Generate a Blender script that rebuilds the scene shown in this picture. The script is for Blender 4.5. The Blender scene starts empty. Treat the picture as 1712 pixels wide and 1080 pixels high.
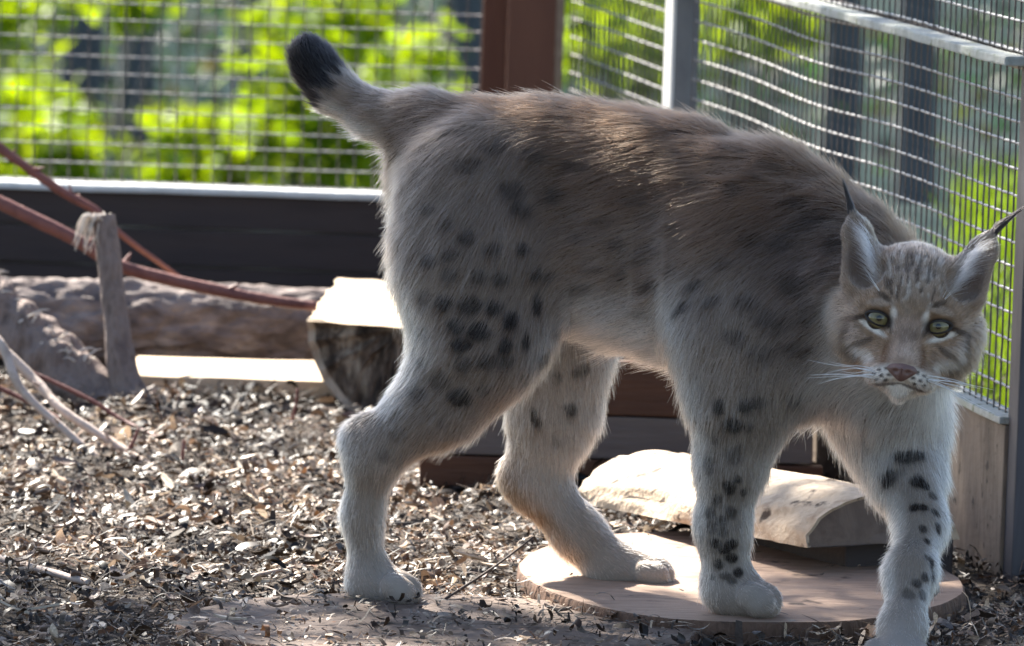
import bpy, bmesh, math, random
import numpy as np
from mathutils import Vector, Matrix, noise

random.seed(7)
RNG = np.random.default_rng(11)
R = math.radians
scene = bpy.context.scene
col = scene.collection

# ------------------------------------------------------------------ camera
FPX = 11000.0                      # focal length in photograph pixels (1712 wide)
CAMZ = 0.98
PITCH, ROLL = R(6.06), R(1.8)
fwd = np.array([0, math.cos(PITCH), -math.sin(PITCH)])
up0 = np.array([0, math.sin(PITCH), math.cos(PITCH)])
rt0 = np.array([1.0, 0, 0])
rt = math.cos(ROLL) * rt0 + math.sin(ROLL) * up0
up = -math.sin(ROLL) * rt0 + math.cos(ROLL) * up0
CAM = np.array([0, 0, CAMZ])
cd = bpy.data.cameras.new('camera')
cam = bpy.data.objects.new('camera', cd)
col.objects.link(cam)
cam.matrix_world = Matrix(((rt[0], up[0], -fwd[0], 0), (rt[1], up[1], -fwd[1], 0), (rt[2], up[2], -fwd[2], CAMZ), (0, 0, 0, 1)))
cd.sensor_width = 36
cd.lens = 36 * FPX / 1712
cd.clip_start, cd.clip_end = 0.1, 500
cd.dof.use_dof = True
cd.dof.focus_distance = 6.38
cd.dof.aperture_fstop = 12.5
scene.camera = cam

# ------------------------------------------------------------------ sky, sun, exposure
SUN_EL, SUN_AZ = R(43), R(-31)     # azimuth measured from +Y towards +X
w = bpy.data.worlds.new('World')
scene.world = w
w.use_nodes = True
nt = w.node_tree
sky = nt.nodes.new('ShaderNodeTexSky')
sky.sky_type = 'NISHITA'
sky.sun_disc = False
sky.sun_elevation = SUN_EL
sky.sun_rotation = SUN_AZ
nt.links.new(sky.outputs[0], nt.nodes['Background'].inputs[0])
nt.nodes['Background'].inputs[1].default_value = 0.062
sl = bpy.data.lights.new('sun', 'SUN')
sl.energy = 5.0
sl.angle = R(0.5)
sl.color = (1.0, 0.94, 0.84)
sun = bpy.data.objects.new('sun', sl)
col.objects.link(sun)
SUNV = Vector((math.sin(SUN_AZ) * math.cos(SUN_EL), math.cos(SUN_AZ) * math.cos(SUN_EL), math.sin(SUN_EL)))
sun.rotation_euler = SUNV.to_track_quat('Z', 'Y').to_euler()
sun.location = (-3, 4, 6)
vs = scene.view_settings
vs.view_transform, vs.look, vs.gamma, vs.use_curve_mapping = 'Standard', 'None', 1.0, False
vs.exposure = 2.2
scene.cycles.max_bounces = 10
scene.cycles.diffuse_bounces = 3
scene.cycles.glossy_bounces = 5
scene.cycles.transmission_bounces = 8
scene.cycles.use_denoising = True
scene.cycles_curves.shape = 'RIBBONS'
scene.cycles_curves.subdivisions = 2

# ------------------------------------------------------------------ helpers
def ray(px, py):
    u, v = px - 856.0, py - 540.0
    return fwd * FPX + rt * u - up * v
def P(px, py, Y):                  # authoring aid: photograph pixel at a chosen distance Y (metres)
    d = ray(px, py)
    return CAM + d * (Y / d[1])
def G(px, py, z=0.0):              # the same, where the ray meets height z
    d = ray(px, py)
    return CAM + d * ((z - CAMZ) / d[2])
def project(pts):
    q = pts - CAM
    d = q @ fwd
    return np.stack([856 + FPX * (q @ rt) / d, 540 - FPX * (q @ up) / d], 1), d

def tag(o, label=None, cat=None, group=None, kind=None):
    if label: o['label'] = label
    if cat: o['category'] = cat
    if group: o['group'] = group
    if kind: o['kind'] = kind
    return o
def link(name, data, parent=None):
    o = bpy.data.objects.new(name, data)
    col.objects.link(o)
    if parent is not None: o.parent = parent
    return o
def empty(name, loc=(0, 0, 0)):
    o = link(name, None)
    o.location = loc
    return o
def mesh(name, V, F, mat=None, parent=None, smooth=False, loc=None):
    m = bpy.data.meshes.new(name)
    m.from_pydata([tuple(map(float, v)) for v in V], [], [tuple(map(int, f)) for f in F])
    if smooth: m.shade_smooth()
    if mat: m.materials.append(mat)
    m.update()
    o = link(name, m, parent)
    if loc is not None: o.location = loc
    return o
def bm_mesh(name, bm, mat=None, parent=None, smooth=False):
    m = bpy.data.meshes.new(name)
    bmesh.ops.recalc_face_normals(bm, faces=bm.faces)
    bm.to_mesh(m); bm.free()
    if smooth: m.shade_smooth()
    if mat: m.materials.append(mat)
    return link(name, m, parent)
def box(name, size, loc, mat, parent=None, rotz=0.0, bev=0.002, rot=None, cuts=0, jag=0.0):
    bm = bmesh.new()
    bmesh.ops.create_cube(bm, size=1)
    bmesh.ops.scale(bm, vec=size, verts=bm.verts)
    if bev: bmesh.ops.bevel(bm, geom=list(bm.edges), offset=bev, segments=2, affect='EDGES', profile=0.6)
    if cuts:
        ax = int(np.argmax(size))
        es = [e for e in bm.edges if abs((e.verts[0].co - e.verts[1].co)[ax]) > size[ax] * 0.8]
        bmesh.ops.subdivide_edges(bm, edges=es, cuts=cuts, use_grid_fill=True)
        for v in bm.verts:
            n = noise.noise_vector(v.co * 9 + Vector(loc) * 3)
            v.co += n * jag
    o = bm_mesh(name, bm, mat, parent)
    o.location = loc
    o.rotation_euler = rot if rot is not None else (0, 0, rotz)
    return o
def smooth_path(pts, rad, n):
    pts = np.array(pts, float); rad = np.array(rad, float)
    k = len(pts)
    T = np.linspace(0, k - 1, n)
    out, ro = [], []
    for t in T:
        i = min(int(t), k - 2); f = t - i
        p0, p1, p2, p3 = pts[max(i - 1, 0)], pts[i], pts[i + 1], pts[min(i + 2, k - 1)]
        out.append(0.5 * ((2 * p1) + (p2 - p0) * f + (2 * p0 - 5 * p1 + 4 * p2 - p3) * f * f + (3 * p1 - p0 - 3 * p2 + p3) * f ** 3))
        ro.append(rad[i] * (1 - f) + rad[i + 1] * f)
    return np.array(out), np.array(ro)
def tube_geo(pts, rad, n=24, seg=8, rough=0.0, freq=20.0, seed=0):
    p, r = smooth_path(pts, rad, n)
    V, F = [], []
    t = np.gradient(p, axis=0)
    t /= np.linalg.norm(t, axis=1)[:, None] + 1e-9
    ref = np.array([0, 0, 1.0]) if abs(t[0][2]) < 0.9 else np.array([1.0, 0, 0])
    for i in range(n):
        a = np.cross(t[i], ref); a /= np.linalg.norm(a); b = np.cross(t[i], a)
        ref = np.cross(a, t[i])
        for j in range(seg):
            th = 2 * math.pi * j / seg
            q = p[i] + (a * math.cos(th) + b * math.sin(th)) * r[i]
            if rough:
                q = q + (q - p[i]) * rough * noise.noise(Vector(q * freq) + Vector((seed, 0, 0)))
            V.append(q)
    for i in range(n - 1):
        for j in range(seg):
            F.append((i * seg + j, i * seg + (j + 1) % seg, (i + 1) * seg + (j + 1) % seg, (i + 1) * seg + j))
    F.append(tuple(range(seg - 1, -1, -1)))
    F.append(tuple((n - 1) * seg + j for j in range(seg)))
    return V, F
def tube(name, pts, rad, mat, parent=None, n=24, seg=8, rough=0.0, freq=20.0, seed=0):
    V, F = tube_geo(pts, rad, n, seg, rough, freq, seed)
    return mesh(name, V, F, mat, parent, smooth=True)

def mat_noise(name, cols, scale=(8, 8, 8), rough=0.8, bump=0.3, bscale=None, detail=6, pos=None, spec=0.3, metal=0.0, dist=0.02, speck=None):
    """procedural material: a colour ramp over stretched object-space noise, fine relief from a second noise"""
    m = bpy.data.materials.new(name); m.use_nodes = True
    n, l = m.node_tree.nodes, m.node_tree.links
    b = n['Principled BSDF']
    b.inputs['Roughness'].default_value = rough
    b.inputs['Specular IOR Level'].default_value = spec
    b.inputs['Metallic'].default_value = metal
    tc = n.new('ShaderNodeTexCoord')
    mp = n.new('ShaderNodeMapping'); mp.inputs['Scale'].default_value = scale
    l.new(tc.outputs['Object'], mp.inputs[0])
    nz = n.new('ShaderNodeTexNoise'); nz.inputs['Scale'].default_value = 1.0; nz.inputs['Detail'].default_value = detail
    nz.inputs['Roughness'].default_value = 0.62
    nz.inputs['Distortion'].default_value = 0.4
    l.new(mp.outputs[0], nz.inputs['Vector'])
    rp = n.new('ShaderNodeValToRGB')
    l.new(nz.outputs[0], rp.inputs[0])
    e = rp.color_ramp.elements
    pos = pos or list(np.linspace(0.3, 0.7, len(cols)))
    while len(e) < len(cols): e.new(0.5)
    for k, c in enumerate(cols):
        e[k].position = pos[k]; e[k].color = (*c, 1)
    cout = rp.outputs[0]
    if speck:
        n3 = n.new('ShaderNodeTexNoise'); n3.inputs['Scale'].default_value = speck[1]; n3.inputs['Detail'].default_value = 5
        l.new(tc.outputs['Object'], n3.inputs['Vector'])
        r3 = n.new('ShaderNodeValToRGB'); r3.color_ramp.elements[0].position = speck[2]; r3.color_ramp.elements[1].position = speck[2] + 0.08
        l.new(n3.outputs[0], r3.inputs[0])
        mx = n.new('ShaderNodeMix'); mx.data_type = 'RGBA'
        l.new(r3.outputs[0], mx.inputs[0]); l.new(cout, mx.inputs[6]); mx.inputs[7].default_value = (*speck[0], 1)
        cout = mx.outputs[2]
    l.new(cout, b.inputs['Base Color'])
    if bump:
        n2 = n.new('ShaderNodeTexNoise'); n2.inputs['Detail'].default_value = 8
        mp2 = n.new('ShaderNodeMapping'); mp2.inputs['Scale'].default_value = bscale or tuple(3 * s for s in scale)
        l.new(tc.outputs['Object'], mp2.inputs[0]); l.new(mp2.outputs[0], n2.inputs['Vector'])
        n2.inputs['Scale'].default_value = 1.0
        bp = n.new('ShaderNodeBump'); bp.inputs['Strength'].default_value = bump; bp.inputs['Distance'].default_value = dist
        l.new(n2.outputs[0], bp.inputs['Height']); l.new(bp.outputs[0], b.inputs['Normal'])
    return m
def mat_attr(name, attr, rough=0.8, trans=0.0, spec=0.2, tcol=None):
    m = bpy.data.materials.new(name); m.use_nodes = True
    n, l = m.node_tree.nodes, m.node_tree.links
    b = n['Principled BSDF']; b.inputs['Roughness'].default_value = rough; b.inputs['Specular IOR Level'].default_value = spec
    a = n.new('ShaderNodeAttribute'); a.attribute_name = attr
    l.new(a.outputs['Color'], b.inputs['Base Color'])
    if trans:
        t = n.new('ShaderNodeBsdfTranslucent'); mx = n.new('ShaderNodeMixShader'); mx.inputs[0].default_value = trans
        if tcol:
            mm = n.new('ShaderNodeMix'); mm.data_type = 'RGBA'; mm.blend_type = 'MULTIPLY'; mm.inputs[0].default_value = 1
            l.new(a.outputs['Color'], mm.inputs[6]); mm.inputs[7].default_value = (*tcol, 1)
            l.new(mm.outputs[2], t.inputs[0])
        else:
            l.new(a.outputs['Color'], t.inputs[0])
        l.new(b.outputs[0], mx.inputs[1]); l.new(t.outputs[0], mx.inputs[2])
        l.new(mx.outputs[0], n['Material Output'].inputs[0])
    return m
def point_colors(me, name, rgb):
    a = me.attributes.new(name, 'FLOAT_COLOR', 'POINT')
    a.data.foreach_set('color', np.concatenate([rgb, np.ones((len(rgb), 1))], 1).astype(np.float32).ravel())
def np_mesh(name, V, Q, mat, parent=None, smooth=False):
    """quads from numpy arrays"""
    m = bpy.data.meshes.new(name)
    m.vertices.add(len(V)); m.vertices.foreach_set('co', np.asarray(V, np.float32).ravel())
    k = Q.shape[1]
    m.loops.add(Q.size); m.loops.foreach_set('vertex_index', Q.astype(np.int32).ravel())
    m.polygons.add(len(Q)); m.polygons.foreach_set('loop_start', np.arange(len(Q), dtype=np.int32) * k)
    m.update(calc_edges=True); m.validate()
    if smooth: m.shade_smooth()
    if mat: m.materials.append(mat)
    return link(name, m, parent)
def sstep(a, b, x):
    t = np.clip((x - a) / (b - a), 0, 1)
    return t * t * (3 - 2 * t)

# ------------------------------------------------------------------ materials of the setting
M = {}
M['brown_timber'] = mat_noise('brown_timber', [(0.075, 0.028, 0.016), (0.12, 0.048, 0.028), (0.09, 0.034, 0.02)], (6, 6, 1.2), 0.6, 0.25, (160, 160, 12), dist=0.004)
M['dark_board'] = mat_noise('dark_board', [(0.024, 0.017, 0.016), (0.046, 0.032, 0.030), (0.032, 0.024, 0.025)], (1.5, 8, 8), 0.65, 0.3, (12, 160, 160), dist=0.004)
M['red_board'] = mat_noise('red_board', [(0.05, 0.018, 0.010), (0.10, 0.040, 0.020), (0.07, 0.028, 0.016)], (2, 9, 9), 0.6, 0.3, (14, 160, 160), dist=0.004)
M['grey_plank'] = mat_noise('grey_plank', [(0.10, 0.075, 0.065), (0.15, 0.115, 0.10), (0.12, 0.09, 0.08)], (2, 14, 14), 0.7, 0.3, (14, 160, 160), dist=0.004)
M['weathered'] = mat_noise('weathered', [(0.07, 0.05, 0.038), (0.22, 0.17, 0.13), (0.12, 0.09, 0.07)], (22, 22, 5), 0.7, 0.35, (60, 60, 110), dist=0.003, speck=((0.06, 0.045, 0.035), 55.0, 0.63))
M['lichen'] = mat_noise('lichen', [(0.24, 0.25, 0.22), (0.42, 0.43, 0.40), (0.30, 0.32, 0.26)], (30, 30, 30), 0.85, 0.4, (120, 120, 120), dist=0.004, speck=((0.13, 0.15, 0.07), 60.0, 0.60))
M['steel'] = mat_noise('steel', [(0.12, 0.125, 0.135), (0.17, 0.175, 0.185), (0.10, 0.105, 0.12)], (20, 20, 5), 0.5, 0.15, (90, 90, 30), metal=0.3, dist=0.003)
M['dark_steel'] = mat_noise('dark_steel', [(0.05, 0.048, 0.055), (0.085, 0.08, 0.09), (0.06, 0.055, 0.06)], (20, 20, 4), 0.55, 0.2, (90, 90, 20), dist=0.003)
M['sunlit_pale'] = mat_noise('sunlit_pale', [(0.55, 0.55, 0.54), (0.68, 0.68, 0.67)], (30, 30, 8), 0.45, 0.1, (90, 90, 30), dist=0.002)  # pale tone that puts sunlight into the post side and back sill
M['old_round'] = mat_noise('old_round', [(0.30, 0.21, 0.14), (0.52, 0.41, 0.30), (0.44, 0.33, 0.23)], (30, 30, 30), 0.75, 0.6, (90, 90, 90), dist=0.006, speck=((0.07, 0.045, 0.03), 42.0, 0.60))
M['wire'] = mat_noise('wire', [(0.27, 0.25, 0.245), (0.40, 0.39, 0.385), (0.31, 0.27, 0.25)], (40, 40, 40), 0.45, 0.2, (300, 300, 300), metal=0.1, dist=0.001)
M['wire_dark'] = mat_noise('wire_dark', [(0.07, 0.055, 0.05), (0.13, 0.11, 0.105), (0.10, 0.07, 0.055)], (40, 40, 40), 0.5, 0.2, (300, 300, 300), metal=0.3, dist=0.001)
M['pale_wood'] = mat_noise('pale_wood', [(0.40, 0.29, 0.19), (0.55, 0.43, 0.30), (0.47, 0.35, 0.24)], (4, 22, 22), 0.75, 0.3, (16, 200, 200), dist=0.003)
M['bark'] = mat_noise('bark', [(0.05, 0.038, 0.036), (0.17, 0.135, 0.125), (0.32, 0.265, 0.235)], (14, 30, 30), 0.85, 0.8, (40, 90, 90), dist=0.012)
M['end_grain'] = mat_noise('end_grain', [(0.17, 0.11, 0.075), (0.29, 0.20, 0.14), (0.22, 0.15, 0.105)], (18, 18, 40), 0.8, 0.35, (90, 90, 200), dist=0.003)
M['rotten'] = mat_noise('rotten', [(0.03, 0.022, 0.016), (0.14, 0.10, 0.07), (0.45, 0.36, 0.26)], (60, 60, 14), 0.85, 0.9, (150, 150, 40), dist=0.015, pos=[0.38, 0.52, 0.66])
M['slab_top'] = mat_noise('slab_top', [(0.15, 0.09, 0.062), (0.37, 0.25, 0.18), (0.24, 0.15, 0.105)], (9, 70, 20), 0.7, 0.5, (14, 240, 60), dist=0.005, speck=((0.08, 0.05, 0.035), 30.0, 0.62))
M['slab_dark'] = mat_noise('slab_dark', [(0.075, 0.05, 0.04), (0.16, 0.115, 0.09), (0.11, 0.078, 0.062)], (9, 40, 20), 0.75, 0.35, (18, 220, 60), dist=0.003)
M['slab_edge'] = mat_noise('slab_edge', [(0.035, 0.02, 0.014), (0.15, 0.085, 0.055), (0.08, 0.045, 0.03)], (40, 40, 14), 0.85, 0.9, (120, 120, 40), dist=0.01)
M['red_branch'] = mat_noise('red_branch', [(0.10, 0.035, 0.03), (0.19, 0.075, 0.06), (0.13, 0.05, 0.045)], (25, 25, 25), 0.55, 0.4, (120, 120, 120), dist=0.004)
M['grey_branch'] = mat_noise('grey_branch', [(0.07, 0.05, 0.043), (0.24, 0.18, 0.155), (0.13, 0.095, 0.085)], (45, 45, 16), 0.8, 0.8, (160, 160, 60), dist=0.008)
M['pale_twig'] = mat_noise('pale_twig', [(0.33, 0.25, 0.20), (0.50, 0.40, 0.34), (0.40, 0.31, 0.26)], (30, 30, 30), 0.7, 0.4, (150, 150, 150), dist=0.003)
M['dark_twig'] = mat_noise('dark_twig', [(0.05, 0.035, 0.028), (0.10, 0.065, 0.05)], (30, 30, 30), 0.7, 0.3, (150, 150, 150), dist=0.003)
M['fibre'] = mat_noise('fibre', [(0.5, 0.43, 0.36), (0.7, 0.62, 0.54)], (30, 30, 30), 0.8, 0.0)
M['soil'] = mat_noise('soil', [(0.018, 0.014, 0.012), (0.05, 0.038, 0.03), (0.085, 0.065, 0.05)], (35, 35, 35), 0.95, 0.8, (120, 120, 120), dist=0.02)
M['hillside'] = mat_noise('hillside', [(0.012, 0.022, 0.024), (0.026, 0.038, 0.038), (0.05, 0.06, 0.058)], (1.6, 0.8, 1.6), 1.0, 0.5, (14, 14, 14), dist=0.05, spec=0.0)  # dark blue-grey albedo stands in for tree shade on the slope

# ------------------------------------------------------------------ ground: the pen floor, falling away gently behind the cage
def ground_z(x, y):
    z = -0.022 * np.maximum(y - 11.5, 0) - 1.5 * sstep(9.75, 11.9, y - 1.7 * sstep(.3, .6, x))
    bump = 0.006 * np.sin(x * 23 + 1.3 * np.sin(y * 11)) * np.sin(y * 17 + 0.7) + 0.005 * np.sin(x * 51 + y * 37) * np.sin(y * 43 - x * 12)
    bump = bump + 0.009 * np.sin(x * 13 + 2.0 * np.sin(y * 7.3)) * np.sin(y * 8.1 + 1.7 * np.sin(x * 9)) * sstep(6.2, 6.5, y)
    hump = 0.02 * np.exp(-((x + 0.42) / 0.25) ** 2 - ((y - 7.9) / 0.35) ** 2)
    return z + (bump + hump) * (y < 9.2)
xs = np.concatenate([[-60, -20, -8, -3, -1.5], np.linspace(-1.0, 1.0, 121), [1.25, 1.5, 2, 3, 8, 20, 60]])
ys = np.concatenate([[-10, 0, 4, 5.2], np.linspace(5.6, 9.4, 191), np.linspace(9.6, 13.8, 22), [15, 18, 25, 35, 60, 120]])
gx, gy = np.meshgrid(xs, ys)
V = np.stack([gx, gy, ground_z(gx, gy)], -1).reshape(-1, 3)
nx = len(xs)
ii, jj = np.meshgrid(np.arange(nx - 1), np.arange(len(ys) - 1))
q = (jj * nx + ii).ravel()
ground = np_mesh('ground', V, np.stack([q, q + 1, q + nx + 1, q + nx], 1), M['soil'], smooth=True)
ground.data.materials.append(M['hillside'])
cy = V[:, 1].reshape(len(ys), nx)[:-1, :-1].ravel(); cx = V[:, 0].reshape(len(ys), nx)[:-1, :-1].ravel()
ground.data.polygons.foreach_set('material_index', ((cy > 9.35) | (np.abs(cx) > 1.4)).astype(np.int32))
tag(ground, kind='structure')

# ------------------------------------------------------------------ cage: corner, fence lines
DC = 9.3                                          # distance of the cage corner
def fence_depth(px): return DC * 2130.0 / (px + 1200.0)
CORNER = P(935, 480, DC); CORNER[2] = 0
NEAR = P(1700, 690, fence_depth(1700)); NEAR[2] = 0
fd = NEAR - CORNER; FL = np.linalg.norm(fd); fd /= FL        # right fence: runs from the corner towards the camera
fn = np.array([-fd[1], fd[0], 0]); fn = fn if fn[0] < 0 else -fn   # into the pen
FROT = math.atan2(fd[1], fd[0])
bl = P(0, 305, DC + 0.02); br = P(700, 321, DC + 0.02)
bd = np.array([br[0] - bl[0], 0, 0]); bd /= np.linalg.norm(bd)
CELL = 0.0254
KB = 0.164                                        # height of the boards at the foot of the mesh

def wire_mesh(name, L, n, r, amp, per, phase, mat, axis):
    """one crimped wire of length L along +axis"""
    t = np.linspace(0, L, n)
    V, F = [], []
    for i, s in enumerate(t):
        c = np.zeros(3); c[axis] = s
        c[1] += amp * math.sin(s / per * math.pi + phase)
        for j in range(6):
            a = 2 * math.pi * j / 6 + s * 60
            o = np.zeros(3); o[1] = math.cos(a) * r; o[2 if axis == 0 else 0] = math.sin(a) * r
            V.append(c + o)
    for i in range(n - 1):
        for j in range(6):
            F.append((i * 6 + j, i * 6 + (j + 1) % 6, i * 6 + 6 + (j + 1) % 6, i * 6 + 6 + j))
    m = bpy.data.meshes.new(name)
    m.from_pydata([tuple(v) for v in V], [], F); m.materials.append(mat); m.shade_smooth()
    return m
def mesh_panel(label, origin, rotz, L, H, group, bulge, z0=KB, jitter=0.0004, rw=0.0017):
    """a panel of woven square wire: each wire is a part; local x along the fence, y into the pen"""
    e = empty('wire_mesh_panel', (origin[0], origin[1], z0)); e.rotation_euler = (0, 0, rotz)
    tag(e, label, 'wire mesh', group)
    nv, nh = int(L / CELL), int(H / CELL)
    vm = [wire_mesh('upright_wire', H, 2 * nh, 0.00115, 0.0002, CELL, p, M['wire_dark'], 2) for p in (0, math.pi)]
    n = max(2 * nv, 20)
    t = np.linspace(0, L, n)
    for i in range(nv + 1):
        s = min(i * CELL + 0.006, L)
        o = link('upright_wire', vm[i % 2], e)
        o.location = (s + random.gauss(0, jitter), bulge(s), -0.004)
        o.rotation_euler = (0, random.gauss(0, 0.002), 0)
    hm = []
    for p in (0, math.pi):
        m = wire_mesh('cross_wire', L, n, rw, 0.0007, CELL, p, M['wire'], 0)
        for v in m.vertices: v.co.y += bulge(v.co.x) + 0.0011; v.co.z += 0.35 * bulge(v.co.x)
        hm.append(m)
    for i in range(nh + 1):
        o = link('cross_wire', hm[i % 2], e)
        o.location = (0, 0, 0.012 + i * CELL + random.gauss(0, jitter))
        o.rotation_euler = (0, random.gauss(0, 0.0012), 0)
    return e
BX0 = -1.15
BW = P(800, 200, DC)[0] - BX0
mesh_panel('square wire mesh panel above the dark back boards, behind the lynx tail', (BX0, DC + 0.01, 0), 0.0, BW, 0.50, 'wire mesh panels of the cage', lambda s: 0.002 * math.sin(s * 5), rw=0.0012)
S1 = np.linalg.norm((P(1131, 100, fence_depth(1131)) - CORNER)[:2])      # grey post
a0 = CORNER + fd * 0.02
mesh_panel('short wire mesh panel between the brown corner post and the grey steel post', a0, FROT, S1 - 0.03, 0.50, 'wire mesh panels of the cage', lambda s: 0.001 * math.sin(s * 6))
a1 = CORNER + fd * (S1 + 0.03)
mesh_panel('long wire mesh panel between the grey steel post and the post by the weathered board', a1, FROT, FL - S1 - 0.03, 0.62, 'wire mesh panels of the cage', lambda s: -0.006 * math.exp(-((s - 0.75) / 0.25) ** 2) + 0.002 * math.sin(s * 7))

# corner posts, grey post, near post, rail
def post(name, label, px0, px1, Y, h, depth, mat, rotz=0.0):
    c0, c1 = P(px0, 150, Y), P(px1, 150, Y)
    wd = c1[0] - c0[0]
    o = box(name, (wd, depth, h), ((c0[0] + c1[0]) / 2, Y + depth / 2, h / 2 - 0.01), mat, None, rotz, 0.003, cuts=8, jag=0.0012)
    return tag(o, label, 'post')
post('timber_stud', 'narrow dark brown timber stud at the end of the back mesh, beside the corner post', 803, 846, DC - 0.005, 1.0, 0.06, M['brown_timber'])
post('timber_corner_post', 'thick brown timber corner post where the back mesh meets the side mesh', 851, 934, DC - 0.14, 1.0, 0.09, M['brown_timber'], R(-7))
gp = CORNER + fd * (S1) + fn * 0.006
g = empty('steel_post', (gp[0], gp[1], 0)); g.rotation_euler = (0, 0, FROT)
tag(g, 'grey steel post between the two side mesh panels, behind the lynx', 'post')
box('web', (0.043, 0.030, 1.0), (0.0, 0, 0.49), M['steel'], g, 0, 0.0015)
box('sunlit_strip', (0.046, 0.005, 1.0), (0.0, -0.0178, 0.49), M['sunlit_pale'], g, 0, 0.001)  # pale strip paints the sunlight on this side of the post
npos = CORNER + fd * (FL + 0.012) + fn * 0.0
g = box('steel_post', (0.040, 0.040, 1.1), (npos[0] + 0.012, npos[1], 0.54), M['dark_steel'], None, FROT, 0.002, cuts=6, jag=0.0006)
tag(g, 'dark steel post at the end of the long side mesh, beside the weathered board', 'post')

def along(s, off, z): p = CORNER + fd * s + fn * off; return (p[0], p[1], z)
rail = empty('mesh_rail', along(S1 + 0.03, 0.015, 0.545)); rail.rotation_euler = (0, 0, FROT)
tag(rail, 'lichen covered rail running along the long side mesh above the cross wires', 'rail')
Lr = FL - S1 - 0.02
box('rail_bar', (Lr, 0.030, 0.010), (Lr / 2, 0, 0), M['lichen'], rail, 0, 0.002, cuts=30, jag=0.0012)
box('rail_lip', (Lr, 0.004, 0.012), (Lr / 2, 0.018, 0.004), M['dark_board'], rail, 0, 0.001, cuts=30, jag=0.0012)

# boards at the foot of the mesh
kb = empty('back_kickboard', (BX0, DC, 0))
tag(kb, 'dark brown plank boarding under the back mesh, behind the bark log', 'boarding')
BL = CORNER[0] - BX0 + 0.02
for i, (z0, z1, y) in enumerate([(0.0, 0.058, 0.004), (0.0605, 0.112, 0.0), (0.1145, KB, 0.002)]):
    box('plank', (BL, 0.038, z1 - z0), (BL / 2, y, (z0 + z1) / 2), M['dark_board'], kb, 0, 0.003, cuts=24, jag=0.0012)
box('sill', (BL, 0.052, 0.010), (BL / 2, -0.003, KB + 0.0052), M['sunlit_pale'], kb, 0, 0.002, cuts=24, jag=0.0012)  # near-white colour paints the sunlit top of the back boards
sk = empty('side_kickboard', along(0, 0, 0)); sk.rotation_euler = (0, 0, FROT)
tag(sk, 'brown plank boarding under the short side mesh, next to the corner post', 'boarding')
for z0, z1 in ((0.0, 0.079), (0.0815, KB)):
    box('plank', (S1 - 0.03, 0.03, z1 - z0), (S1 / 2, 0, (z0 + z1) / 2), M['red_board'], sk, 0, 0.002, cuts=12, jag=0.001)
sk = empty('side_kickboard', along(S1 + 0.03, 0, 0)); sk.rotation_euler = (0, 0, FROT)
tag(sk, 'weathered grey board with lichen on top, under the long side mesh', 'boarding')
L2 = FL - S1 - 0.03
box('board', (L2, 0.026, KB - 0.001), (L2 / 2, 0, KB / 2), M['weathered'], sk, 0, 0.002, cuts=40, jag=0.0014)
box('sill', (L2, 0.034, 0.008), (L2 / 2, -0.002, KB + 0.0045), M['lichen'], sk, 0, 0.002, cuts=40, jag=0.0012)

# ------------------------------------------------------------------ low planked box behind the lynx
b0, b1 = P(700, 840, 7.45), P(1338, 830, 7.45)
bx = empty('plank_box', ((b0[0] + b1[0]) / 2, 7.45, 0))
tag(bx, 'low brown planked wooden box standing in shade behind the legs of the lynx', 'box')
W = b1[0] - b0[0]
for i, (z0, z1, mt) in enumerate([(0.0, 0.036, 'red_board'), (0.038, 0.086, 'grey_plank'), (0.088, 0.150, 'red_board')]):
    cutx = 0.012 * (2 - i)
    box('plank', (W + cutx, 0.022, z1 - z0), (cutx / 2, 0.002 * (i % 2), (z0 + z1) / 2), M[mt], bx, 0, 0.002, cuts=14, jag=0.0012)
box('lid', (W - 0.004, 0.26, 0.014), (0, 0.145, 0.158), M['red_board'], bx, 0, 0.002)
box('side', (0.02, 0.24, 0.148), (-W / 2 + 0.012, 0.135, 0.075), M['red_board'], bx, 0, 0.002)
box('side', (0.02, 0.24, 0.148), (W / 2 - 0.012, 0.135, 0.075), M['grey_plank'], bx, 0, 0.002)
box('back', (W - 0.05, 0.02, 0.148), (0, 0.25, 0.075), M['red_board'], bx, 0, 0.002)

# ------------------------------------------------------------------ logs and wood
def rough_log(name, p0, p1, r0, r1, mats, label, squash=1.0, seg=72, n=170, amp=0.09, parent=None, seed=0):
    p0, p1 = np.array(p0), np.array(p1)
    ax = p1 - p0; L = np.linalg.norm(ax); ax /= L
    a = np.cross(ax, [0, 0, 1]); a /= np.linalg.norm(a); b = np.cross(a, ax)
    V = []
    for i in range(n):
        t = i / (n - 1); c = p0 + ax * L * t; r = r0 + (r1 - r0) * t
        for j in range(seg):
            th = 2 * math.pi * j / seg
            d = a * math.cos(th) + b * math.sin(th) * squash
            k = 1 + amp * noise.noise(Vector((t * L * 9 + seed, math.cos(th) * 2.2, math.sin(th) * 2.2))) + amp * 0.6 * noise.noise(Vector((t * L * 40 + seed, math.cos(th) * 7, math.sin(th) * 7))) \
                - amp * 1.1 * max(0, 0.16 - abs(noise.noise(Vector((t * L * 13 + seed, math.cos(th) * 4.5, math.sin(th) * 4.5))))) / 0.16 * 0.6 \
                + amp * 0.35 * noise.noise(Vector((t * L * 30, math.cos(th) * 22, math.sin(th) * 22 + seed)))
            V.append(c + d * r * k)
    F = []
    for i in range(n - 1):
        for j in range(seg):
            F.append((i * seg + j, i * seg + (j + 1) % seg, (i + 1) * seg + (j + 1) % seg, (i + 1) * seg + j))
    o = mesh(name, V, F, mats[0], None, smooth=True)
    tag(o, label, 'log')
    for k, base in ((0, 0), (1, (n - 1) * seg)):
        c = p0 if k == 0 else p1
        o2 = mesh('cut_end', [V[base + j] for j in range(seg)] + [c], [(j, (j + 1) % seg, seg) for j in range(seg)], mats[1], o)
    return o
l0, l1 = P(-90, 555, 8.52), P(590, 560, 8.56)
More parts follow.
